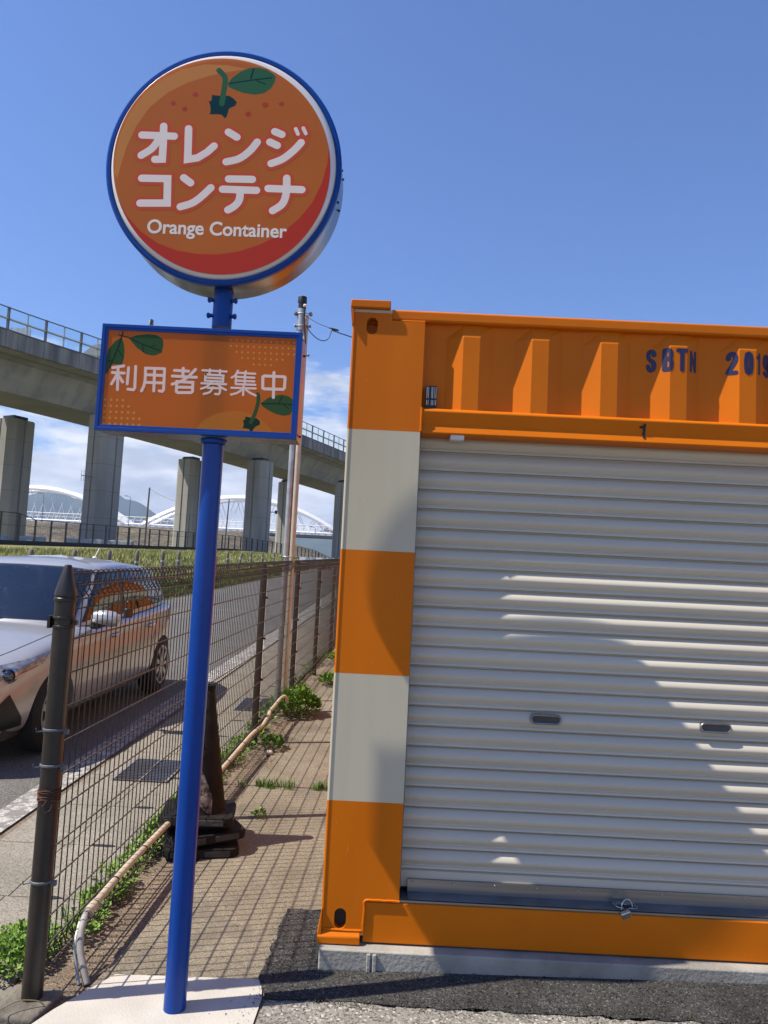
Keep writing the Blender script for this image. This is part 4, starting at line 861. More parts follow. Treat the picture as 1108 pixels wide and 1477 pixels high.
# padlock hooked on the top wires of the fence
ly = 0.245; lx = FX(ly)+0.026; lz = gz(ly)+1.358
fl = thing('padlock', 'black padlock hooked on the upper wires of the fence', 'padlock', (lx, ly, lz-0.07))
ml = Matrix.Translation((lx, ly, lz-0.052)) @ Matrix.Rotation(R(70), 4, 'Z')
mb = MB(); mb.box(-0.021, 0.021, -0.009, 0.009, -0.020, 0.020, ml); obj('lock_body', mb, M['trim'], fl, bevel=0.003)
mb = MB(); mb.tube([ml @ Vector((0.0155*math.cos(t), 0, 0.032+(0.022*math.sin(t) if math.sin(t) > 0 else 0.0))) for t in [math.pi*k/12 for k in range(13)]]+[ml @ Vector((-0.0155, 0, 0.019))], 0.0036, 8); mb.tube([ml @ Vector((0.0155, 0, 0.033)), ml @ Vector((0.0155, 0, 0.018))], .0036, 8); obj('shackle', mb, M['trim'], fl, smooth=True)

# ------------------------------------------------------------------ service pole behind the fence, with a beige conduit
TX, TY = FX(4.53)-0.055, 4.62
tp = thing('service_pole', 'slim grey metal service pole with beige conduit behind the fence', 'pole', (TX, TY, gz(TY)))
mb = MB(); mb.lathe([(0.030, gz(TY)-.05), (0.030, 4.36)], 20, (TX, TY, 0)); mb.lathe([(0.032, 1.62), (0.032, 1.66)], 20, (TX, TY, 0), cap=False); pm = obj('mast', mb, M['galv'], tp, smooth=True)
mb = MB(); mb.lathe([(0.0285, gz(TY)-.05), (0.0285, 4.20)], 20, (TX+0.062, TY-.004, 0)); obj('conduit', mb, M['pvc'], tp, smooth=True)
mb = MB(); mb.lathe([(0.0465, 4.345), (0.0465, 4.402), (0.044, 4.41), (0.0001, 4.413)], 24, (TX+.014, TY, 0)); mb.lathe([(.042, 4.28), (.042, 4.345)], 24, (TX+.014, TY, 0)); obj('top_cap', mb, M['trim'], tp, smooth=True)
mb = MB(); mb.lathe([(.0415, 4.05), (.0415, 4.285)], 24, (TX+.012, TY+.001, 0)); obj('upper_sleeve', mb, M['galv'], tp, smooth=True)
for z, s in ((4.225, 1), (4.095, .6), (3.79, .6), (1.70, .6)):
    mb = MB(); mb.tube([(TX+0.03+0.068*math.cos(t), TY+0.047*math.sin(t), z) for t in [2*math.pi*k/16 for k in range(16)]], 0.005, 6, closed=True); cl_ = obj('band', mb, M['galv'], tp, smooth='all')
    for sx in (-0.05, 0.105): mb = MB(); mb.lathe([(.0001, -.03), (.018*s, -.024), (.02*s, 0), (.018*s, .02), (.0001, .026)], 10, (TX+sx+.005, TY-.01, z), 'y', cap=False); obj('band_bolt', mb, M['sill'], cl_, smooth=True)
mb = MB(); mb.lathe([(.0001, -.022), (.017, -.014), (.021, 0), (.014, .012), (.0001, .018)], 12, (TX+.05, TY-.045, 4.305), 'z', cap=False); obj('insulator', mb, M['white'], tp, smooth=True)
mb = MB(); mb.tube([(TX+.05, TY-.05, 4.29), (TX+.048, TY-.05, 4.18), (TX+.075, TY-.045, 3.9)], .008, 6); obj('drop_cable', mb, M['cable'], tp, smooth=True)
w_ = MB(); a = Vector((TX+.06, TY-.04, 4.20)); b = Vector((TX+.30, TY+.02, 4.105)); c = Vector((4.2, 7.2, 3.6))
w_.tube(smoothpath([a, a.lerp(b, .5)+Vector((0, 0, -.015)), b], 5), .0028, 5); w_.tube([b, b+Vector((.10, .015, -.022))], [.008, .011], 8); w_.tube(smoothpath([b+Vector((.10, .015, -.022)), b+Vector((.5, .3, -.07)), c], 8), .0055, 6)
w_.tube(smoothpath([(TX+.075, TY-.04, 4.10), (TX+.11, TY-.03, 4.04), (TX+.19, TY-.02, 3.97), (TX+.26, TY, 3.955), (TX+.31, TY+.01, 3.99), (TX+.325, TY+.02, 4.05), b+Vector((.04, .01, -.02))], 6), .0045, 6)
obj('service_wire', w_, M['cable'], tp, smooth='all')

# ------------------------------------------------------------------ stack of black traffic cones
def cone(x, y, z, rz, tilt, label, patched=False, h=0.665, kb=1.0):
    t = thing('traffic_cone', label, 'traffic cone', (x, y, z), 'stacked black traffic cones by the blue pole', (tilt[0], tilt[1], rz))
    mb = MB()
    mb.lathe([(0.150*kb, 0.03), (0.140*kb, 0.05), (0.137*kb, 0.07), (0.033*kb, h), (0.030*kb, h+0.008), (0.024*kb, h+0.008), (0.024*kb, h-0.10)], 36, cap=False); obj('cone_body', mb, M['rubber'], t, smooth=True, local=True)
    mb = MB(); mb.lathe([(0.027, h-.06), (.029, h+.006), (.034, h+.03), (.035, h+.04), (.027, h+.043), (.022, h+.02)], 20, cap=False); obj('cone_tip', mb, M['rubber'], t, smooth=True, local=True)
    mb = MB(); A = 0.19; c = 0.045; ring = []
    for k, (sx, sy) in enumerate(((1, 1), (-1, 1), (-1, -1), (1, -1))):
        for j in range(5):
            an = R(90*k+22.5*j); ring.append((sx*(A-c)+c*math.cos(an), sy*(A-c)+c*math.sin(an)))
    n = len(ring); L = [(1.0, 0.0), (1.0, 0.034), (0.985, 0.043), (0.94, 0.046), (0.80, 0.040), (0.76, 0.044)]
    vs = [(p*k, q*k, z_) for k, z_ in L for p, q in ring]
    mb.add(vs, [(i*n+j, i*n+(j+1) % n, (i+1)*n+(j+1) % n, (i+1)*n+j) for i in range(len(L)-1) for j in range(n)]+[tuple(range(5*n, 6*n))]); b = obj('cone_base', mb, M['rubber'], t, smooth=True, local=True)
    for s in (-1, 1):
        for (p0, p1) in ((-0.155, -0.035), (0.015, 0.145)):
            mb = MB(); mb.box(p0, p1, s*A-(0.004 if s > 0 else -0.0)-.0, s*A+(0.004 if s > 0 else 0)-(0.004 if s < 0 else 0), 0.006, 0.036); obj('base_rib', mb, M['rubbergrey'], b, local=True, bevel=.002)
            mb = MB(); mb.box(s*A-(0.004 if s < 0 else 0), s*A+(0.004 if s > 0 else 0), p0, p1, 0.006, 0.036); obj('base_rib', mb, M['rubbergrey'], b, local=True, bevel=.002)
    if patched:                                                            # ragged pale patch low on the cone
        mb = MB(); N = 14; vs = []
        for i in range(N+1):
            u = i/N; zc = 0.30-0.235*u; a0 = R(-124+66*u); wd = 0.30*math.sin(math.pi*min(1, 0.10+0.9*u))**0.8+0.02
            for j in range(7):
                v = j/6-.5; ang = a0+wd*v*2.2+0.05*mnoise.noise((u*9, v*3, 1)); zz = zc+0.05*v+.012*mnoise.noise((u*12, v*5, 0)); rad = 0.137-(zz-0.07)*(0.104/0.595)+0.003+.004*mnoise.noise((u*20, v*9, 4)); vs.append((rad*math.cos(ang), rad*math.sin(ang), zz))
        mb.add(vs, [(i*7+j, i*7+j+1, (i+1)*7+j+1, (i+1)*7+j) for i in range(N) for j in range(6)]); obj('cone_patch', mb, M['pale_patch'], t, smooth='all', local=True)
    return t
KX0, KY0 = -0.748, 1.155; kg = gz(KY0)
cone(KX0+0.015, KY0-.01, kg+0.0, R(14), (R(1), R(1)), 'lowest cone of the black stack, its base on the ground', h=.42, kb=.7)
cone(KX0+0.01, KY0+.0, kg+0.068, R(31), (R(1.5), R(-2)), 'middle cone of the black stack, only its base showing', h=.42, kb=.7)
cone(KX0-.015, KY0+.02, kg+0.140, R(8), (R(-1.5), R(1.0)), 'uppermost black cone with torn pale sleeve', patched=True)

# ------------------------------------------------------------------ silver hatchback on the road
YAW = R(-1.7); FAX = Vector((-3.112, 2.835, gz(2.835)))
car = thing('parked_car', 'silver hatchback car on the road beyond the wire fence', 'car', FAX, rot=(math.atan(SL), 0, YAW))
ST = [(-0.815, .36, .34, .56, .60), (-0.79, .57, .27, .60, .66), (-0.70, .715, .215, .64, .735), (-0.55, .785, .19, .69, .80), (-0.32, .825, .18, .775, .865), (0.0, .838, .18, .85, .925), (0.33, .845, .18, .885, .975), (0.75, .847, .18, .905, .985), (1.4, .848, .18, .93, .985), (2.0, .846, .18, .955, 1.0), (2.5, .84, .19, .98, 1.015), (2.9, .81, .24, .99, 1.01), (3.10, .74, .33, .96, .985), (3.18, .62, .42, .90, .93)]
def section(y, w, zb, zs, zt):
    H = [(0, zb), (.8*w, zb), (.955*w, zb+.05), (.992*w, zb+.20), (w, zb+.42*(zs-zb)+.06), (.992*w, zs-.085), (.962*w, zs-.015), (.89*w, zs+.35*(zt-zs)), (.50*w, zt-.012), (0, zt)]
    return [(x, y, z) for x, z in H]+[(-x, y, z) for x, z in H[-2:0:-1]]
mb = MB(); secs = [section(*s) for s in ST]; n = len(secs[0])
mb.add([p for s in secs for p in s], [(i*n+j, i*n+(j+1) % n, (i+1)*n+(j+1) % n, (i+1)*n+j) for i in range(len(secs)-1) for j in range(n)]+[tuple(range(n)), tuple(range((len(secs)-1)*n, len(secs)*n))])
tmp = obj('tmp', mb, M['carpaint']); ss = tmp.modifiers.new('s', 'SUBSURF'); ss.levels = 2; ss.render_levels = 2
cuts = []
for wy in (0.0, 2.51):
    cb = MB(); cb.lathe([(0.335, -1.1), (0.335, 1.1)], 40, (0, wy, 0.30), 'x'); c = obj('cut', cb, M['trim']); cuts.append(c)
    bo = tmp.modifiers.new('b', 'BOOLEAN'); bo.object = c; bo.operation = 'DIFFERENCE'; bo.solver = 'EXACT'
me = evald(tmp); full = tmp.modifiers
bmb = bmesh.new(); tmp2 = obj('tmp', mb, M['carpaint']); s2 = tmp2.modifiers.new('s', 'SUBSURF'); s2.levels = 2; s2.render_levels = 2; me2 = evald(tmp2); bmb.from_mesh(me2); bvh = BVHTree.FromBMesh(bmb)
for o in [tmp, tmp2]+cuts: bpy.data.objects.remove(o)
me.materials.clear(); me.materials.append(M['carpaint']); me.polygons.foreach_set('use_smooth', [True]*len(me.polygons)); me.polygons.foreach_set('material_index', [0]*len(me.polygons)); me.set_sharp_from_angle(angle=R(35))
body = link('body', me, car)
mb = MB(); mb.box(-.74, .74, -.55, 2.9, .20, .62); obj('underbody', mb, M['trim'], car, local=True)
def patch(name, c4, d, m, parent, nu=10, nv=5, off=.004, bulge=0.0):
    """a trim piece laid on the body: corners (a,b,c,d) pushed along d until they meet it"""
    a, b, c, e = [Vector(q) for q in c4]; d = Vector(d).normalized(); vs = []
    for i in range(nu+1):
        for j in range(nv+1):
            u, v = i/nu, j/nv; p = a*(1-u)*(1-v)+b*u*(1-v)+c*u*v+e*(1-u)*v
            h = bvh.ray_cast(p-d*1.5, d); q = h[0] if h[0] else p; vs.append(q-d*(off+bulge*math.sin(math.pi*u)*math.sin(math.pi*v)))
    mb = MB(); k = nv+1; mb.add(vs, [(i*k+j, i*k+j+1, (i+1)*k+j+1, (i+1)*k+j) for i in range(nu) for j in range(nv)]); return obj(name, mb, m, parent, smooth='all', local=True)
for s in (1, -1):
    dd = (-s*0.75, 0.66, 0)
    hl = patch('headlight', [(s*.50, -.79, .58), (s*.83, -.22, .715), (s*.83, -.08, .80), (s*.56, -.70, .715)], dd, M['lens'], car, 12, 6, .006, .012)
    h = bvh.ray_cast(Vector((s*.715, -.52, .675))-Vector(dd).normalized()*1.5, Vector(dd).normalized()); c = (h[0] if h[0] else Vector((s*.715, -.52, .675)))-Vector(dd).normalized()*.012
    mb = MB(); ico = [(0.046*math.cos(t), 0.046*math.sin(t)) for t in [math.pi*k/10-math.pi/2 for k in range(11)]]; mb.lathe([(max(r, .0001), z) for r, z in ico], 18, c, 'y', cap=False); obj('projector', mb, M['glass'], hl, smooth=True, local=True)
    mb = MB(); mb.lathe([(.050, -.012), (.056, -.02), (.060, -.008), (.058, .01)], 20, c, 'y', cap=False); obj('projector_ring', mb, M['chrome'], hl, smooth=True, local=True)
    patch('fog_lamp_recess', [(s*.58, -.78, .265), (s*.83, -.46, .275), (s*.825, -.46, .34), (s*.77, -.56, .54)], (-s*.6, .8, 0), M['trim'], car, 8, 6, .006)
    patch('hood_seam', [(s*.46, -.66, 1), (s*.47, -.65, 1), (s*.685, .40, 1), (s*.678, .40, 1)], (0, 0, -1), M['trim'], car, 14, 1, .002) if False else None
    ln = [(s*.47, -.62), (s*.60, -.40), (s*.66, -.15), (s*.69, .15), (s*.695, .42)]
    mb = MB(); pp = []
    for x, y in [(p.x, p.y) for p in smoothpath([(a, b, 0) for a, b in ln], 6)]:
        h = bvh.ray_cast(Vector((x, y, 2)), Vector((0, 0, -1))); pp.append(h[0]+Vector((0, 0, .0005)))
    mb.tube(pp, .0035, 5); obj('hood_seam', mb, M['trim'], car, local=True)
    for y0, y1 in ((.36, .44), (1.28, 1.32), (2.12, 2.36)):
        pp = []
        for k in range(15):
            z = .24+.70*k/14; y = lerp(y0, y1, k/14)+(0 if y0 < 2 else -.10*math.sin(math.pi*k/14)); h = bvh.ray_cast(Vector((s*2, y, z)), Vector((-s, 0, 0)))
            if h[0]: pp.append(h[0])
        mb = MB(); mb.tube(pp, .0032, 5); obj('door_seam', mb, M['trim'], car, local=True)
    pp = []
    for k in range(21):
        y = .42+1.75*k/20; h = bvh.ray_cast(Vector((s*2, y, .235)), Vector((-s, 0, 0))); pp.append(h[0])
    mb = MB(); mb.tube(pp, .004, 5); obj('sill_seam', mb, M['trim'], car, local=True)
    for y in (1.10, 2.03):
        h = bvh.ray_cast(Vector((s*2, y, .80)), Vector((-s, 0, 0))); mb = MB(); c = h[0]
        mb.tube([c+Vector((-s*.006, -.085, 0)), c+Vector((s*.022, -.07, .004)), c+Vector((s*.028, 0, .008)), c+Vector((s*.022, .075, .010)), c+Vector((-s*.006, .09, .010))], .012, 8)
        dh = obj('door_handle', mb, M['carpaint'], car, smooth=True, local=True)
        patch('handle_cup', [(s*.9, y-.06, .775), (s*.9, y+.05, .775), (s*.9, y+.05, .815), (s*.9, y-.06, .815)], (-s, 0, 0), M['trim'], dh, 4, 4, .002)
    patch('tail_light', [(s*.9, 2.72, .80), (s*.9, 2.98, .78), (s*.9, 3.0, .95), (s*.9, 2.80, .93)], (-s*.85, -.5, 0), M['redlens'], car, 8, 5, .006)
    # mirror
    mb = MB(); prof = [(.0001, -.125), (.045, -.11), (.072, -.06), (.080, 0), (.074, .07), (.05, .115), (.0001, .125)]
    mb.lathe(prof, 18, (0, 0, 0), 'x', cap=False); mm = Matrix.Translation((s*.935, .62, 1.005)) @ Matrix.Rotation(s*R(6), 4, 'Y') @ Matrix.Diagonal((1, .85, .95, 1)); mb.v = [tuple(mm @ Vector(v)) for v in mb.v]; mi = obj('mirror', mb, M['carpaint'], car, smooth=True, local=True)
    mb = MB(); mb.lathe([(.0001, -.11), (.060, -.085), (.070, 0), (.060, .085), (.0001, .11)], 16, (0, 0, 0), 'x', cap=False); mm = Matrix.Translation((s*.925, .625, .962)) @ Matrix.Diagonal((1, .8, .5, 1)); mb.v = [tuple(mm @ Vector(v)) for v in mb.v]; mb.tube([(s*.92, .63, .96), (s*.85, .66, .93), (s*.80, .68, .925)], .032, 8); obj('mirror_base', mb, M['trim'], mi, smooth=True, local=True)
patch('grille', [(-.40, -.9, .24), (.40, -.9, .24), (.36, -.9, .42), (-.36, -.9, .42)], (0, 1, 0), M['trim'], car, 10, 4, .006)
patch('upper_grille', [(-.42, -.9, .55), (.42, -.9, .55), (.42, -.9, .59), (-.42, -.9, .59)], (0, 1, 0), M['trim'], car, 10, 2, .006)
# glasshouse
GB = [(0, .34), (.45, .40), (.70, .55), (.775, .95), (.785, 1.75), (.765, 2.5), (.66, 3.0), (.4, 3.10), (0, 3.12)]
GBZ = [.955, .945, .925, .93, .955, .985, .99, .99, .99]
GT = [(0, 1.02), (.40, 1.045), (.595, 1.14), (.64, 1.34), (.65, 1.75), (.635, 2.40), (.58, 2.76), (.38, 2.83), (0, 2.85)]
GTZ = [1.47, 1.463, 1.435, 1.445, 1.455, 1.405, 1.345, 1.335, 1.335]
def gp(s, t):
    i = min(len(GB)-2, int(s)); f = s-i
    def cr_(A, k): 
        a = A[max(k-1, 0)] if k > 0 else (-A[1][0], A[1][1]); b, c = A[k], A[k+1]; d = A[k+2] if k+2 < len(A) else (-A[k][0], A[k][1])
        return [0.5*((2*b[j])+(c[j]-a[j])*f+(2*a[j]-5*b[j]+4*c[j]-d[j])*f*f+(3*b[j]-a[j]-3*c[j]+d[j])*f**3) for j in (0, 1)]
    b = cr_(GB, i); u = cr_(GT, i); zb = lerp(GBZ[i], GBZ[i+1], f); zt = lerp(GTZ[i], GTZ[i+1], f)
    bulge = .022*math.sin(math.pi*t)
    p = Vector((lerp(b[0], u[0], t), lerp(b[1], u[1], t), lerp(zb, zt, t))); c = Vector((0, 1.75, p.z)); d = (p-c).normalized()
    return p+d*bulge
NS_ = 48; NT = 12
mb = MB(); vs = []
SSs = [8*k/NS_ for k in range(NS_+1)]
ringpts = SSs
for j in range(NT+1):
    t = j/NT
    right = [gp(min(s, 7.9999), t) for s in SSs]; vs += right+[Vector((-p.x, p.y, p.z)) for p in right[-2:0:-1]]
n = 2*NS_
top0 = NT*n
for k, dz in ((.93, .022), (.75, .045), (.45, .060), (.15, .066)):
    for p in vs[top0:top0+n]: vs.append(Vector((p.x*k, 1.85+(p.y-1.85)*k, p.z*(1)+dz*1.0)))
L = NT+5
def opening(i, j):                                                      # where the panes sit the shell is left open
    s = 8*((i if i < NS_ else n-1-i)+.5)/NS_
    return 1 <= j < 11 and (s < 1.8 or 2.34 < s < 3.45 or 3.67 < s < 4.95)
mb.add(vs, [(j*n+i, j*n+(i+1) % n, (j+1)*n+(i+1) % n, (j+1)*n+i) for j in range(L-1) for i in range(n) if not opening(i, j)]+[tuple(range((L-1)*n, L*n))])
cabin = obj('cabin', mb, M['carpaint'], car, smooth='all', local=True)
def pane(name, s0, s1, t0, t1, m, parent, sgn=1, off=.005, both_=False):
    mb = MB(); a = [lerp(s0, s1, k/16) for k in range(17)]; b = [lerp(t0, t1, k/8) for k in range(9)]; vs = []
    for s in a:
        for t in b:
            mir = s < 0; q = gp(min(abs(s), 7.9999), t); e = .01
            q1 = gp(min(abs(s)+e, 7.9999), t); q2 = gp(min(abs(s), 7.9999), t+e); nrm = (q1-q).cross(q2-q).normalized()
            if nrm.dot(q-Vector((0, 1.75, q.z))) < 0: nrm = -nrm
            q = q+nrm*off; sg = sgn*(-1 if mir else 1); vs.append((q.x*sg, q.y, q.z))
    mb.add(vs, [(i*9+j, i*9+j+1, (i+1)*9+j+1, (i+1)*9+j) for i in range(16) for j in range(8)]); return obj(name, mb, m, parent, smooth='all', local=True)
pane('windscreen', -1.93, 1.93, .07, .955, M['glass'], cabin)
pane('rear_window', 6.6, 8, .10, .93, M['glass'], cabin); pane('rear_window', 6.6, 8, .10, .93, M['glass'], cabin, -1)
for sg in (1, -1):
    for a, b in ((2.2, 2.34), (3.45, 3.66), (4.95, 5.1)): pane('window_pillar', a, b, .06, .93, M['trim'], cabin, sg, .003)
    for a, b in ((2.30, 3.48), (3.62, 4.98), (5.06, 5.75)): pane('side_window', a, b, .10, .88, M['glass'], cabin, sg, .006)
ins = MB(); ins.prism([(.42, .86), (.62, .93), (.95, .90), (1.05, .72), (.42, .62)], -.68, .68, 'x'); dash = obj('dashboard', ins, M['seat'], car, local=True, bevel=.03)
mb = MB(); mb.tube([(-.36+.17*math.cos(t), 1.02+.05*math.sin(t), .90+.16*math.sin(t)) for t in [2*math.pi*k/20 for k in range(20)]], .015, 6, closed=True); obj('steering_wheel', mb, M['trim'], dash, smooth='all', local=True)
for sx in (-.36, .36):
    mb = MB(); mb.prism([(1.42, .60), (1.62, .60), (1.80, 1.12), (1.74, 1.17), (1.66, 1.15)], sx-.23, sx+.23, 'x'); se = obj('seat', mb, M['seat'], car, local=True, bevel=.05, seg=3)
    mb = MB(); mb.box(sx-.12, sx+.12, 1.70, 1.80, 1.19, 1.36); obj('headrest', mb, M['seat'], se, local=True, bevel=.04, seg=3)
mb = MB(); mb.box(-.62, .62, 2.45, 2.62, .62, 1.12); obj('rear_seat', mb, M['seat'], car, local=True, bevel=.06, seg=3)
mb = MB(); mb.box(-.11, .11, .98, 1.0, 1.34, 1.40); obj('rear_mirror', mb, M['trim'], car, local=True, bevel=.008)
mb = MB(); mb.tube([(0, 2.55, 1.50), (0, 2.55, 1.515)], [.03, .016], 10); mb.tube([(0, 2.555, 1.51), (0, 2.66, 1.61)], .005, 6); obj('antenna', mb, M['white'], car, smooth=True, local=True)
mb = MB(); mb.tube([(-.55, .40, .965), (-.1, .36, .985), (.1, .375, .985), (.6, .50, .955)], .008, 6); obj('wiper', mb, M['trim'], car, local=True)
def wheel(x, y, s):
    c = (x, y, .298)
    mb = MB(); mb.lathe([(.20, -.085), (.27, -.088), (.294, -.07), (.298, -.03), (.298, .03), (.294, .07), (.272, .088), (.205, .092)], 40, c, 'x', cap=True); w = obj('wheel', mb, M['tyre'], car, smooth=True, local=True)
    X = lambda d: x+s*d
    mb = MB(); mb.lathe([(.0001, X(.072)), (.20, X(.074))], 36, (0, y, .298), 'x', cap=False); obj('wheel_back', mb, M['trim'], w, local=True)
    mb = MB(); mb.lathe([(.205, X(.088)), (.207, X(.098)), (.197, X(.100)), (.184, X(.094)), (.180, X(.074))], 40, (0, y, .298), 'x', cap=False)
    mb.lathe([(.0001, X(.104)), (.03, X(.104)), (.045, X(.099)), (.05, X(.08))], 20, (0, y, .298), 'x', cap=False)
    for k in range(9):
        a = 2*math.pi*k/9; ca, sa = math.cos(a), math.sin(a)
        def pt(rad, w_, d): return (X(d), y+rad*ca-w_*sa, .298+rad*sa+w_*ca)
        mb.add([pt(.04, -.016, .101), pt(.04, .016, .101), pt(.19, .026, .097), pt(.19, -.026, .097), pt(.04, -.016, .078), pt(.04, .016, .078), pt(.19, .026, .078), pt(.19, -.026, .078)], [(0, 1, 2, 3), (0, 3, 7, 4), (1, 5, 6, 2), (2, 6, 7, 3)])
    obj('wheel_cover', mb, M['rim'], w, smooth=True, local=True)
for y in (0, 2.51):
    for s in (1, -1): wheel(s*.738, y, s)
def squat(o):                                                          # the body is lower than first drawn; the wheels keep their size
    for ch in o.children:
        if ch.name.startswith('wheel') : continue
        for v in ch.data.vertices:
            if v.co.z > .30: v.co.z = .30+(v.co.z-.30)*.93
        squat(ch)
squat(car)
# drain gratings in the gutter
for gx, gy, gw, gl, lab in ((-1.40, 2.42, .36, .50, 'steel drain grating in the gutter beside the silver car'), (-1.06, 4.85, .36, .6, 'farther steel drain grating in the gutter near the grey service pole')):
    t = thing('drain_grating', lab, 'grating', (gx, gy, G(gx, gy)), 'drain gratings in the gutter')
    fz = G(gx, gy)+.010
    def tilt(mb): mb.v = [(a, b, c+SL*(b-gy)) for a, b, c in mb.v]; return mb
    mb = MB(); mb.box(gx-gw/2, gx+gw/2, gy-gl/2, gy+gl/2, fz-.01, fz+.0005); obj('pit', tilt(mb), M['dark'], t)
    mb = MB()
    for k in range(15): yy = gy-gl/2+gl*k/14; mb.box(gx-gw/2, gx+gw/2, yy-.006, yy+.006, fz+.001, fz+.006)
    obj('grate_bars', tilt(mb), M['steel'], t)
    mb = MB()
    for xx in (gx-gw/2, gx, gx+gw/2): mb.box(xx-.008, xx+.008, gy-gl/2-.008, gy+gl/2+.008, fz+.0015, fz+.009)
    obj('grate_frame', tilt(mb), M['galv'], t)

# ------------------------------------------------------------------ weeds
def leaves(mb, rnd, cx, cy, cz_, rx, ry, h, n, ls, stems=True):
    """short branching sprigs carrying small folded leaves"""
    for _ in range(n):
        a = rnd.uniform(0, 2*math.pi); q = math.sqrt(rnd.random()); x = cx+rx*q*math.cos(a); y = cy+ry*q*math.sin(a)
        top = h*(1-0.55*q*q)*rnd.uniform(.35, 1.0); z = cz_+SL*(y-cy)+top
        d = Vector((math.cos(a)*q+rnd.gauss(0, .5), math.sin(a)*q+rnd.gauss(0, .5), rnd.uniform(.1, .9))).normalized(); sd_ = d.cross(Vector((rnd.gauss(0, .3), rnd.gauss(0, .3), 1))).normalized(); up = sd_.cross(d).normalized()
        L = ls*rnd.uniform(.6, 1.3); w = L*.36; p = Vector((x, y, z))
        mb.add([p, p+d*L*.45+sd_*w+up*L*.06, p+d*L, p+d*L*.45-sd_*w+up*L*.06, p+d*L*.5-up*L*.04], [(0, 4, 1), (4, 2, 1), (0, 3, 4), (4, 3, 2)])
def stalks(mb, rnd, cx, cy, cz_, rx, ry, h, n, r=.002):
    for _ in range(n):
        a = rnd.uniform(0, 2*math.pi); q = math.sqrt(rnd.random()); x = cx+rx*q*math.cos(a); y = cy+ry*q*math.sin(a)
        mb.tube([(lerp(cx, x, .35), lerp(cy, y, .35), cz_), (lerp(cx, x, .7), lerp(cy, y, .7), cz_+h*.5*(1-.4*q)), (x, y, cz_+h*(1-.55*q*q)*rnd.uniform(.5, .9))], r, 3, cap=False)
def bush(name, label, x, y, rx, ry, h, n, ls, m='leaf', seed=1):
    rnd = random.Random(seed); z = gz(y); t = thing(name, label, 'weed', (x, y, z))
    mb = MB(); stalks(mb, rnd, x, y, z, rx, ry, h, max(6, n//14)); obj('stems', mb, M['leafdark'], t, smooth='all')
    mb = MB(); leaves(mb, rnd, x, y, z, rx, ry, h, n, ls); obj('foliage', mb, M[m], t, recalc=False)
bush('leafy_weed', 'largest leafy green weed, beside the far end of the beige pipe', -0.60, 4.5, .20, .24, .28, 950, .05, 'leaf', 2)
bush('leafy_weed', 'small green weed with dry stems below the bent pipe end', -0.66, 3.2, .085, .12, .12, 200, .038, 'leafdark', 3)
bush('leafy_weed', 'low green weed by the path, between container and fence, farthest back', -0.42, 6.3, .13, .2, .14, 330, .045, 'leaf', 4)
bush('leafy_weed', 'tiny green weed at the container edge of the path, far back', -0.48, 8.1, .09, .15, .17, 160, .045, 'leaf', 5)
bush('leafy_weed', 'tiny green sprig beside the black cones', -0.50, 1.62, .035, .05, .05, 40, .025, 'leaf', 6)
bush('leafy_weed', 'low green weed cushion on the kerb left of the nearest post', -1.13, -0.06, .12, .20, .10, 650, .022, 'leaf', 8)
mb = MB(); rnd = random.Random(11)                                      # ground cover of small weeds along the outside of the fence
for k in range(230):
    y = rnd.choice([rnd.uniform(0.0, 1.5), rnd.uniform(1.2, 2.3), rnd.uniform(2.4, 3.9)]); dens = .55+.6*mnoise.noise((y*1.7, 3.1, 0))
    if rnd.random() > dens+.25: continue
    x = FX(y)-rnd.uniform(.01, .13)-.02*(rnd.random() < .3); s = rnd.uniform(.5, 1.15)
    leaves(mb, rnd, x, y, gz(y), .05*s, .075*s, .07*s, int(46*s), .024)
for y0, y1, n in ((4.0, 5.2, 16), (5.5, 9, 24)):
    for k in range(n): y = rnd.uniform(y0, y1); leaves(mb, rnd, FX(y)-rnd.uniform(0, .15), y, gz(y), .06, .1, .12, 26, .035)
for k in range(26): x = rnd.uniform(-1.32, -1.10); y = rnd.uniform(-.25, .18); leaves(mb, rnd, x, y, gz(y), .05, .05, .05, 30, .02)
o = obj('weeds', mb, M['leaf'], recalc=False); o['kind'] = 'stuff'
mb = MB()
def blades(mb, rnd, x, y, z, n, h, sp, w=.002):
    for _ in range(n):
        a = rnd.uniform(0, 6.28); b = Vector((x+rnd.gauss(0, sp), y+rnd.gauss(0, sp), z)); l = h*rnd.uniform(.4, 1.1); t = b+Vector((math.cos(a)*l*.5, math.sin(a)*l*.5, l)); m_ = b.lerp(t, .5)+Vector((0, 0, l*.12)); sv = Vector((-math.sin(a), math.cos(a), 0))*w
        mb.add([b-sv, b+sv, m_+sv*.8, m_-sv*.8, t], [(0, 1, 2, 3), (3, 2, 4)])
for k in range(34):                                                     # grass in the joint across the path
    x = rnd.choice([rnd.uniform(-.62, -.36), rnd.uniform(-.75, -.45), rnd.uniform(-.22, -.14)]); blades(mb, rnd, x, 2.22+.02*rnd.gauss(0, 1)+.03*x, gz(2.2), 14, .06, .014)
for k in range(60): y = rnd.uniform(.0, 4.2); blades(mb, rnd, FX(y)-rnd.uniform(.0, .16), y, gz(y), 8, .08, .02)
o = obj('grass_tufts', mb, M['leafdark'], recalc=False); o['kind'] = 'stuff'
mb = MB()
for k in range(90):                                                     # dry stems under the pipe end
    y = rnd.uniform(2.6, 4.4); x = FX(y)+rnd.uniform(.05, .3); a = rnd.uniform(0, 6.28); l = rnd.uniform(.03, .12); mb.tube([(x, y, gz(y)+.004), (x+l*.5*math.cos(a), y+l*.5*math.sin(a), gz(y)+rnd.uniform(.005, .05)), (x+l*math.cos(a), y+l*math.sin(a), gz(y)+.01)], .0014, 3)
o = obj('dry_litter', mb, M['straw'], smooth='all'); o['kind'] = 'stuff'
mb = MB(); vs = []
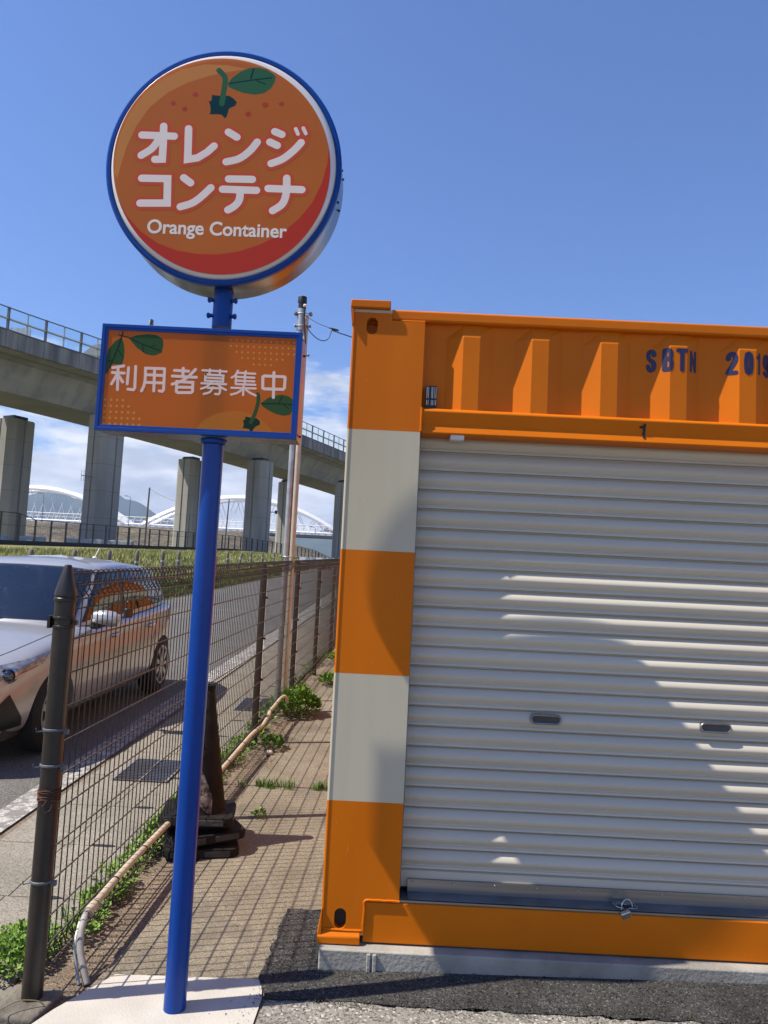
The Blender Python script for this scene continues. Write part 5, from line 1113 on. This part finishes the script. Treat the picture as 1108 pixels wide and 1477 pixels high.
for i in range(7):
    for j in range(10): a, b = math.pi*i/6, 2*math.pi*j/10; k = 1+.25*mnoise.noise((i*.7, j*.6, 2)); vs.append((-.66+.035*k*math.sin(a)*math.cos(b), 3.02+.03*k*math.sin(a)*math.sin(b), gz(3.02)+.014+.022*k*math.cos(a)))
mb.add(vs, [(i*10+j, i*10+(j+1) % 10, (i+1)*10+(j+1) % 10, (i+1)*10+j) for i in range(6) for j in range(10)]); tag(obj('stone', mb, M['pad'], smooth='all'), 'pale stone lying by the small weed on the path', 'stone')
# crack across the path
mb = MB(); n = 40; up_, dn = [], []
for i in range(n+1): x = lerp(-.78, .0, i/n); y = 2.24+.02*mnoise.noise((x*9, 0, 0))+.03*x; w = .006+.006*abs(mnoise.noise((x*15, 4, 0))); up_.append((x, y+w, G(0, y)+.0035)); dn.append((x, y-w, G(0, y)+.0035))
mb.add(up_+dn, [(i, i+1, n+1+i+1, n+1+i) for i in range(n)]); struct('path_joint', mb, M['soil'])

# ------------------------------------------------------------------ grass bank, posts, black fence, blocks
mb = MB(); rnd = random.Random(5)
for _ in range(70000):
    d = 12+70*rnd.random()**1.6; x = -6.1-5.2*rnd.random() if rnd.random() < .8 else -6.1-1.0*rnd.random(); y = d
    z = G(x, y)-.012; a = rnd.uniform(0, 6.28); l = rnd.uniform(.06, .20)*(1.3 if x > -6.5 else 1); b = Vector((x, y, z)); w = .006+.0004*y
    t = b+Vector((math.cos(a)*l*.5, math.sin(a)*l*.5, l)); sv = Vector((-math.sin(a), math.cos(a), 0))*w
    mb.add([b-sv, b+sv, t], [(0, 1, 2)])
o = obj('bank_grass', mb, [M['grass'], M['verge']], recalc=False); o['kind'] = 'stuff'
for p in o.data.polygons: p.material_index = 1 if p.center.x > -6.75+.25*mnoise.noise((p.center.y*.8, p.center.x, 0)) else 0
lab = ['first', 'second', 'third', 'fourth', 'fifth', 'sixth', 'seventh', 'eighth', 'ninth', 'tenth', 'eleventh', 'twelfth']
for i, dx in enumerate((514, 452, 400, 361, 323, 301, 267, 230, 215, 196, 180, 163)):
    Z = 7.1*1100/dx; y = Z+CAMPOS.y; x = -6.9; z = G(x, y)
    t = thing('marker_post', f'round weathered post on the grass bank, {lab[i]} from the left', 'post', (x, y, z), 'weathered posts along the grass bank', (0, R((0, 1, -1, .5, -1, 1, 0, 0, 12, -1, 1, 0)[i]), 0))
    mb = MB(); mb.lathe([(.058, -.1), (.056, .8), (.05, .93), (.03, .955), (.0001, .96)], 12, cap=False); obj('shaft', mb, M['wood'], t, smooth=True, local=True)
    mb = MB(); mb.lathe([(.059, .60), (.0595, .66)], 12, cap=False); obj('pale_band', mb, M['blockwhite'], t, smooth=True, local=True)
BF = lambda Z: -18+.2083*(Z-40)
def bfence():
    t = thing('iron_fence', 'black iron fence along the top of the grass bank', 'fence', (BF(38), 38+CAMPOS.y, 0)); pts = []
    s = 28.0; k = 0
    while s < 108:
        X = BF(s); y = s+CAMPOS.y; z = G(X, y)-.02; h = 1.34+(.27 if s < 38.6 else 0); r = .04 if k % 8 else .06
        mb = MB(); mb.box(X-r, X+r, y-r, y+r, z-.1, z+h); obj('post', mb, M['blackiron'], t); pts.append((X, y, z, h)); s += 1.27; k += 1
    for hh in (0, .10, 1.0):
        mb = MB()
        for a, b in zip(pts, pts[1:]): za = a[2]+(a[3] if hh == 0 else hh); zb = b[2]+(b[3] if hh == 0 else hh); w = .022 if hh == 0 else .010; mb.add([(p[0], p[1]+o_, z_+q) for (p, z_) in ((a, za), (b, zb)) for o_, q in ((-w, -w), (w, -w), (w, w), (-w, w))], [(0, 1, 5, 4), (1, 2, 6, 5), (2, 3, 7, 6), (3, 0, 4, 7)])
        obj('rail', mb, M['blackiron'], t)
    mb = MB()
    for a, b in zip(pts, pts[1:]):
        for q in range(1, 9):
            u = q/9; x, y, z = (lerp(a[i], b[i], u) for i in range(3)); mb.add([(x-.004, y, z+.1), (x+.004, y, z+.1), (x+.004, y, z+1.28), (x-.004, y, z+1.28)], [(0, 1, 2, 3)])
    obj('thin_bars', mb, M['blackiron'], t)
    mb = MB()
    for a, b in zip(pts, pts[1:]): mb.add([(p[0]+o_, p[1], p[2]+q) for p in (a, b) for o_, q in ((-.12, -.2), (.12, -.2), (.12, .24), (-.12, .24))], [(0, 1, 5, 4), (1, 2, 6, 5), (2, 3, 7, 6), (3, 0, 4, 7)])
    obj('base_strip', mb, M['tyre'], t)  # low black strip along the foot of the fence
bfence()
for i, (px0, px1, Z, lbl) in enumerate(((20, 58, 47, 'grey concrete block with white end, left of the second viaduct column'), (89, 143, 48, 'long grey concrete block in front of the second viaduct column'), (152, 187, 49, 'grey concrete block with an opening, right of the second column'), (-22, 3, 46, 'grey concrete block at the left edge by the first column'))):
    x0, x1 = .2+(px0-557)/1100*Z, .2+(px1-557)/1100*Z; y = Z+CAMPOS.y; z = G((x0+x1)/2, y)-.02; hgt = .48
    t = thing('barrier_block', lbl, 'block', ((x0+x1)/2, y, z), 'concrete blocks under the viaduct')
    mb = MB(); mb.prism([(x0, z-.1), (x1, z-.1), (x1, z+hgt), (x0, z+hgt)], y, y+.5, 'y'); obj('block_body', mb, M['blockwhite'], t, bevel=.04)
    mb = MB(); c = lerp(x0, x1, .5); mb.box(c-.16, c+.16, y-.012, y-.002, z+.02, z+.24); obj('block_recess', mb, M['sign_white'] if i == 0 else M['concrete'], t)
mb = MB()
def px2x(px, Z): return .2+(px-557)/1100*Z
gr_ = thing('guard_rail', 'white panelled guard rail at the far end of the road', 'guard rail', (px2x(460, 60), 60+CAMPOS.y, G(0, 57)))
for k in range(8):
    x0 = px2x(431+8*k, 60); mb = MB(); mb.box(x0+.03, x0+.40, 60+CAMPOS.y, 60.08+CAMPOS.y, G(0, 57)+.55, G(0, 57)+1.02); obj('rail_panel', mb, M['blockwhite'] if k % 3 else M['bridgewhite'], gr_)
    mb = MB(); mb.box(x0-.025, x0+.025, 60+CAMPOS.y, 60.1+CAMPOS.y, G(0, 57)-.05, G(0, 57)+1.08); obj('rail_post', mb, M['bridgewhite'], gr_)

# ------------------------------------------------------------------ elevated expressway on its columns
EYE = CAMPOS.z
def at(px, Z, z=None): return (px2x(px, Z), Z+CAMPOS.y)
via = thing('viaduct', 'curving grey concrete elevated road on pairs of tall columns', 'viaduct', (-20, 60, 3))
near = [(-62, -8), (-47.5, 14), (-38.5, 29), (-31.2, 40.2), (-25.4, 50.6), (-21.2, 57.6), (-15.2, 70.2), (-9.1, 85), (-3.9, 98.5), (0.6, 112), (4.6, 127), (8.5, 145), (12, 165)]
near = [(x, Z+CAMPOS.y) for x, Z in near]
path = [Vector((p.x, p.y)) for p in smoothpath([(a, b, 0) for a, b in near], 6)]
def offs(d, z):
    out = []
    for i, p in enumerate(path):
        t = (path[min(i+1, len(path)-1)]-path[max(i-1, 0)]).normalized(); nrm = Vector((-t.y, t.x)); q = p+nrm*d; out.append((q.x, q.y, z))
    return out
H = EYE+15.3; SO = EYE+12.0
def sweep(prof, m, name, parent, smooth=False):
    cols = [offs(d, z) for d, z in prof]; k = len(cols); N = len(path); mb = MB(); mb.v = [cols[j][i] for i in range(N) for j in range(k)]
    mb.f = [[i*k+j, i*k+(j+1) % k, (i+1)*k+(j+1) % k, (i+1)*k+j] for i in range(N-1) for j in range(k)]+[list(range(k)), list(range((N-1)*k, N*k))]; mb.mi = [0]*len(mb.f); return obj(name, mb, m, parent, smooth=smooth)
sweep([(0.35, H-1.05), (2.3, H-1.35), (2.9, SO+.9), (3.6, SO), (8.6, SO), (9.4, SO+.9), (10.2, H-1.35), (12.4, H-1.05), (12.4, H-.75), (0.35, H-.75)], M['concrete'], 'deck_girder', via)
for d in (0.0, 12.4): sweep([(d, H-1.12), (d+.34, H-1.12), (d+.34, H), (d, H)], M['stained'], 'parapet', via)
sweep([(-.05, H+.002), (.40, H+.002), (.40, H+.09), (-.05, H+.09)], M['postgrey'], 'parapet_cap', via)
# glass screen above the near parapet
tp_, md, lo = offs(.17, H+1.62), offs(.17, H+.85), offs(.17, H+.09)
gl = bpy.data.materials.new('clear_screen'); gl.use_nodes = True; t_ = gl.node_tree; t_.nodes.clear()
a_ = t_.nodes.new('ShaderNodeBsdfTransparent'); a_.inputs[0].default_value = (.90, .97, .97, 1); b_ = t_.nodes.new('ShaderNodeBsdfGlossy'); b_.inputs['Roughness'].default_value = .05
f_ = t_.nodes.new('ShaderNodeFresnel'); m_ = t_.nodes.new('ShaderNodeMixShader'); o_ = t_.nodes.new('ShaderNodeOutputMaterial')
t_.links.new(f_.outputs[0], m_.inputs[0]); t_.links.new(a_.outputs[0], m_.inputs[1]); t_.links.new(b_.outputs[0], m_.inputs[2]); t_.links.new(m_.outputs[0], o_.inputs[0])
mb = MB(); mb.v = [p for q in zip(tp_, lo) for p in q]; mb.f = [[2*i, 2*i+1, 2*i+3, 2*i+2] for i in range(len(tp_)-1)]; mb.mi = [0]*len(mb.f); scr = obj('clear_screen', mb, gl, via)
mb = MB(); mb.tube(tp_, .045, 4); obj('screen_rail', mb, M['postgrey'], scr); mb = MB(); mb.tube(md, .085, 4); obj('screen_rail', mb, M['railpale'], scr)
acc = 0; k = 0
for i in range(len(path)-1):
    a, b = path[i], path[i+1]; Ls = (b-a).length; s = -acc
    while True:
        s += 1.42
        if s > Ls: acc = Ls-(s-1.42); break
        u = s/Ls; q = a.lerp(b, u); tt = (b-a).normalized(); nn = Vector((-tt.y, tt.x)); q = q+nn*.17; Zd = q.y-CAMPOS.y
        k += 1
        if not (28 < Zd < 118): continue
        big = k % 2 == 0; r = .075 if big else .045
        mb = MB(); mb.box(q.x-r, q.x+r, q.y-r, q.y+r, H+.03, H+1.66); obj('screen_post', mb, M['postgrey'] if big else M['railpale'], scr)
        if big:
            mb = MB(); c = a.lerp(b, u)-nn*.05; an = math.atan2(tt.y, tt.x); mb.box(-.14, .14, -.0, .10, H-1.13, H+.02, Matrix.Translation((c.x, c.y, 0)) @ Matrix.Rotation(an, 4, 'Z')); obj('parapet_rib', mb, M['stained'], via)
def column(px, Z, w, zt=SO-.32):
    x, y = at(px, Z); i = min(range(len(path)), key=lambda j: (path[j]-Vector((x, y))).length); tt = (path[min(i+1, len(path)-1)]-path[max(i-1, 0)]).normalized(); an = math.atan2(tt.y, tt.x)-R(90)
    z0 = G(x, y)-1; h = w/2; c = w*.20; g = .09
    out = [(-h+c, -h), (-g, -h), (-g, -h+.10), (g, -h+.10), (g, -h), (h-c, -h), (h, -h+c), (h, -g), (h-.10, -g), (h-.10, g), (h, g), (h, h-c), (h-c, h), (-h+c, h), (-h, h-c), (-h, g), (-h+.10, g), (-h+.10, -g), (-h, -g), (-h, -h+c)]
    mb = MB(); mm = Matrix.Translation((x, y, 0)) @ Matrix.Rotation(an, 4, 'Z'); mb.prism(out, z0, zt, 'z'); mb.v = [tuple(mm @ Vector(v)) for v in mb.v]; c_ = obj('column', mb, M['concrete'], via)
    mb = MB(); mb.box(-h*.55, h*.55, -h*.5, h*.5, zt+.002, zt+.36, mm); mb.box(-h*.8, -h*.58, -h*.3, h*.3, zt+.002, zt+.3, mm); obj('bearing', mb, M['blackiron'], c_)
    return x, y
column(3, 63.2, 2.6); P2 = column(138, 59.7, 2.35); column(265, 81.7, 2.4); column(366, 80.1, 2.35); column(408, 97.7, 2.15); column(491, 95.4, 2.2)
column(-150, 66, 3.1) if False else None
# gantry and roadside gear on the deck
def onwall(px, Z): return at(px, Z)
gx0, gy0 = at(103, 66); gx1, gy1 = at(175, 70)
t = thing('sign_gantry', 'pale grey steel sign gantry spanning the elevated road', 'gantry', (gx0, gy0, H))
zt = EYE+(812-486)/1100*66
mb = MB(); mb.prism([(gx0-.6, zt-1.0), (gx0+.3, zt-.2), (gx0+1.1, zt), (gx1, zt-.1), (gx1, zt-1.15), (gx0+.4, zt-1.15)], gy0, gy0+.8, 'y'); obj('beam', mb, M['concrete'], t)
mb = MB(); mb.box(gx0-.4, gx0+.0, gy0+.1, gy0+.5, H-.8, zt-.8); mb.box(gx0+.35, gx0+.55, gy0+.1, gy0+.5, H-.8, zt-.8); obj('leg', mb, M['concrete'], t)
mb = MB(); mb.box(gx1+1.6, gx1+2.0, gy0+.1, gy0+.5, H-.8, zt-.3); obj('leg', mb, M['concrete'], t)
mb = MB(); mb.prism([(gx0+1.4, zt-1.2), (gx1, zt-1.2), (gx1, zt-2.0), (gx0+2.1, zt-2.0)], gy0+.2, gy0+.5, 'y'); obj('sign_back', mb, M['postgrey'], t)
for q in (1.2, 2.3): mb = MB(); mb.lathe([(.14, 0), (.10, .22), (.04, .34)], 8, (gx0+q, gy0+.4, zt-.05)); obj('lamp', mb, M['trim'], t)
x, y = at(190, 74); mb = MB()
t = thing('roadside_camera', 'small camera on a thin mast above the elevated road', 'camera', (x, y, H)); zc = EYE+(817-459)/1100*74
mb.tube([(x, y, H-.5), (x, y, zc)], .05, 6); obj('mast', mb, M['postgrey'], t); mb = MB(); mb.box(x-.14, x+.10, y-.25, y+.2, zc, zc+.30); mb.lathe([(.09, .3), (.11, .42), (.05, .5)], 8, (x, y, zc)); obj('camera_housing', mb, M['white'], t)
mb = MB(); mb.box(x+.02, x+.22, y-.25, y+.2, zc-.05, zc+.45); obj('camera_hood', mb, M['trim'], t)
x, y = at(207, 74); zc = EYE+(818-466)/1100*74; t = thing('equipment_box', 'grey equipment box standing on the elevated road', 'box', (x, y, H))
mb = MB(); mb.box(x-.36, x+.12, y-.3, y+.3, H-.5, zc); obj('cabinet', mb, M['blockwhite'], t); mb = MB(); mb.box(x+.125, x+.32, y-.3, y+.3, H-.5, zc+.02); obj('cabinet_side', mb, M['postgrey'], t)
x, y = at(4, 60); t = thing('road_sign', 'grey back of a road sign at the left edge of the elevated road', 'sign', (x, y, H)); mb = MB(); mb.box(x-1.5, x+.5, y, y+.08, H+.4, EYE+(808-465)/1100*60); obj('sign_back', mb, M['blockwhite'], t); mb = MB(); mb.box(x-.3, x-.1, y+.1, y+.3, H-.7, H+1.2); obj('sign_post', mb, M['postgrey'], t)
# antenna on the second column
x, y = at(120, 58.2); zc = EYE+(814-687)/1100*58.2; t = thing('tv_antenna', 'small comb shaped antenna on the side of the second column', 'antenna', (x, y, zc))
mb = MB(); mb.tube([(x-.75, y, zc+.08), (x+.2, y, zc-.06)], .03, 5); obj('boom', mb, M['sill'], t)
for k in range(5): mb = MB(); xx = x-.72+.19*k; mb.tube([(xx, y, zc-.38), (xx, y, zc+.5)], .016, 5); obj('element', mb, M['sill'], t)
x, y = at(392, 78); zc = EYE+(826-738)/1100*78; t = thing('column_lamp', 'small dark lamp box on the fourth column', 'lamp', (x, y, zc)); mb = MB(); mb.box(x-.5, x+.1, y-.05, y+.05, zc-.04, zc+.04); obj('bracket', mb, M['postgrey'], t); mb = MB(); mb.box(x-.05, x+.18, y-.2, y+.2, zc-.16, zc+.16); obj('lamp_box', mb, M['trim'], t)

# ------------------------------------------------------------------ poles in the background
def upole(px, Z, ptop, hor, lab, lean=0, r=.09, m='postgrey', name='utility_pole'):
    x, y = at(px, Z); z0 = G(x, y)-.1; z1 = EYE+(hor-ptop)/1100*Z; t = thing(name, lab, 'pole', (x, y, z0)); mb = MB(); mb.tube([(x, y, z0), (x+lean, y, z1)], [r, r*.7], 10); obj('shaft', mb, M[m], t, smooth=True); return t, x+lean, y, z1
t, x, y, z1 = upole(205.5, 88, 703, 818, 'brown wooden utility pole with a wire, between two columns', .12, .14, 'wood')
mb = MB(); b = Vector((px2x(300, 80), 80, EYE+6.2)); mb.tube(smoothpath([(x, y, z1-.1), (x+3, y-1.5, z1-1.4), b], 6), .03, 5); obj('wire', mb, M['cable'], t)
upole(321, 100, 720, 823.5, 'thin grey pole rising just right of the blue sign pole', .25, .11)
upole(267, 78, 742, 820, 'short thin grey pole in front of the third column', .05, .07)
def slight(px, ptop, lab):
    Z = 240; x, y = at(px, Z); hor = 809+(px/557)*25; z1 = EYE+(hor-ptop)/1100*Z; t = thing('street_light', lab, 'street light', (x, y, 15)); mb = MB(); mb.tube([(x, y, 14), (x, y, z1-.6), (x-.3, y, z1-.1), (x-1.2, y, z1)], [.11, .09, .07, .06], 8); obj('mast', mb, M['postgrey'], t, smooth=True)
    mb = MB(); mb.box(x-1.9, x-.9, y-.2, y+.2, z1-.05, z1+.12); obj('lamp_head', mb, M['postgrey'], t)
slight(54.5, 712, 'street light in front of the left white arch'); slight(180.5, 716, 'street light between the two white arches'); slight(451, 760, 'small street light at the right end of the white bridge')

# ------------------------------------------------------------------ white tied-arch bridge
BZ = 258; by_ = BZ+CAMPOS.y; DK = EYE+14.4
br = thing('arch_bridge', 'long white bridge with two arches beyond the viaduct', 'bridge', (-70, by_, DK))
for yy in (0, 9):
    mb = MB(); mb.prism([(by_+yy, DK-.9), (by_+yy+.8, DK-.9), (by_+yy+.8, DK+.25), (by_+yy+.6, DK+.25), (by_+yy, DK-.45)], -230, 30, 'x'); obj('edge_beam', mb, M['bridgewhite'], br)
mb = MB(); mb.box(-230, 30, by_+.9, by_+8.9, DK-1.6, DK-.4); obj('deck', mb, M['concrete'], br)
for (x0, x1) in ((-152.5, -89), (-84, -16)):
    for yy in (1, 8.5):
        pts = []; N = 30
        for i in range(N+1): u = i/N; pts.append((lerp(x0, x1, u), by_+yy, DK-.2+11.0*4*u*(1-u)))
        mb = MB(); w, h = .7, .85
        mb.add([(p[0], p[1]+a, p[2]+b) for p in pts for a, b in ((-w, -h), (w, -h), (w, h), (.15, h), (-w, -.25))], [(i*5+j, i*5+(j+1) % 5, i*5+5+(j+1) % 5, i*5+5+j) for i in range(N) for j in range(5)]); ar = obj('arch', mb, M['bridgewhite'], br)
        for i in range(2, N-1, 3):
            for s in (-1, 1):
                j = i+s*1.6; u = max(.02, min(.98, j/N)); mb = MB(); mb.tube([pts[i], (lerp(x0, x1, u), by_+yy, DK)], .10, 4, cap=False); obj('hanger', mb, M['bridgewhite'], ar)
mb = MB()
mb.tube([(-230, by_-.2, DK+2.3), (30, by_-.2, DK+2.3)], .12, 4); mb.tube([(-230, by_-.2, DK+1.2), (30, by_-.2, DK+1.2)], .07, 4)
rl = obj('railing', mb, M['bridgewhite'], br)
for k in range(80): x = -160+2.3*k; mb = MB(); mb.tube([(x, by_-.2, DK), (x+.15, by_-.2, DK+1.4), (x+.5, by_-.2, DK+2.3)], .11, 4); obj('railing_post', mb, M['bridgewhite'], rl)
for x in (-153, -87, -14): mb = MB(); mb.box(x-1.6, x+1.6, by_+1, by_+8, -2, DK-1.6); obj('pier', mb, M['concrete'], br)
# white van crossing the bridge
x, y = at(469, BZ+2); vz = DK-.4
van = thing('white_van', 'small white van driving over the bridge, right of the grey pole', 'van', (x, y, vz))
mb = MB(); mb.prism([(x-2.7, vz+.35), (x+2.5, vz+.35), (x+2.5, vz+1.0), (x+2.35, vz+2.1), (x+1.9, vz+2.2), (x-.6, vz+2.2), (x-1.6, vz+1.35), (x-2.6, vz+1.1)], y-.9, y+.9, 'y'); vb = obj('body', mb, M['bridgewhite'], van, bevel=.08)
mb = MB(); mb.prism([(x+2.2, vz+1.25), (x+2.1, vz+2.0), (x-.5, vz+2.0), (x-1.3, vz+1.35)], y-.93, y+.93, 'y'); obj('window', mb, M['glass'], van)
for wx in (-1.7, 1.6): mb = MB(); mb.lathe([(.34, -.95), (.36, -.9), (.36, .9), (.34, .95)], 16, (x+wx, y, vz+.36), 'y'); obj('wheel', mb, M['tyre'], van)

# ------------------------------------------------------------------ mountains
MZ = 2000
prof_ = [(-700, 700), (-420, 745), (-220, 735), (-130, 752), (-60, 738), (0, 721), (35, 713), (58, 707.5), (70, 705.5), (80, 709), (100, 717), (109, 717.5), (118, 711), (135, 703), (150, 701), (171, 719), (185, 722), (200, 728), (215, 737), (232, 749), (300, 764), (420, 768), (520, 770), (700, 760), (1000, 775), (1400, 760)]
def hy_(px):
    for a, b in zip(prof_, prof_[1:]):
        if a[0] <= px <= b[0]: return lerp(a[1], b[1], (px-a[0])/(b[0]-a[0]))
    return 780
mb = MB(); NX = 260; ds = [0, -60, -160, -320, -520, -760]; ks = [1, .86, .66, .42, .18, 0]
vs = []
for j, (d, k_) in enumerate(zip(ds, ks)):
    for i in range(NX+1):
        px = -700+2100*i/NX; X = px2x(px, MZ); hor = 807.5+.049*px; top = EYE+(hor-hy_(px))/1100*MZ
        nz = mnoise.fractal((X*.004, d*.006, 1.3), 1, 2, 4); vs.append((X, MZ+d+CAMPOS.y, max(-6, (top+4*mnoise.noise((X*.02, 0, 0)))*k_+nz*26*k_*(1 if j else .15))))
back = [(X, MZ+500, -10) for X in [px2x(-700+2100*i/NX, MZ) for i in range(NX+1)]]
n = NX+1; vs += back
fs = [(j*n+i, j*n+i+1, (j+1)*n+i+1, (j+1)*n+i) for j in range(len(ds)-1) for i in range(NX)]+[(len(ds)*n+i, len(ds)*n+i+1, i+1, i) for i in range(NX)]
mb.add(vs, fs); struct('hills', mb, M['hill'], smooth='all')

# ------------------------------------------------------------------ air: far things fade to blue
mb = MB(); mb.box(-2000, 2000, -60, 2520, -14, 235)
hz = bpy.data.materials.new('haze_air'); hz.use_nodes = True; t_ = hz.node_tree; t_.nodes.clear()
pv = t_.nodes.new('ShaderNodeVolumePrincipled'); pv.inputs['Color'].default_value = (.55, .70, 1.0, 1); pv.inputs['Density'].default_value = .00030; pv.inputs['Anisotropy'].default_value = 0.2
o_ = t_.nodes.new('ShaderNodeOutputMaterial'); t_.links.new(pv.outputs[0], o_.inputs['Volume'])
o = obj('haze', mb, hz); o['kind'] = 'stuff'
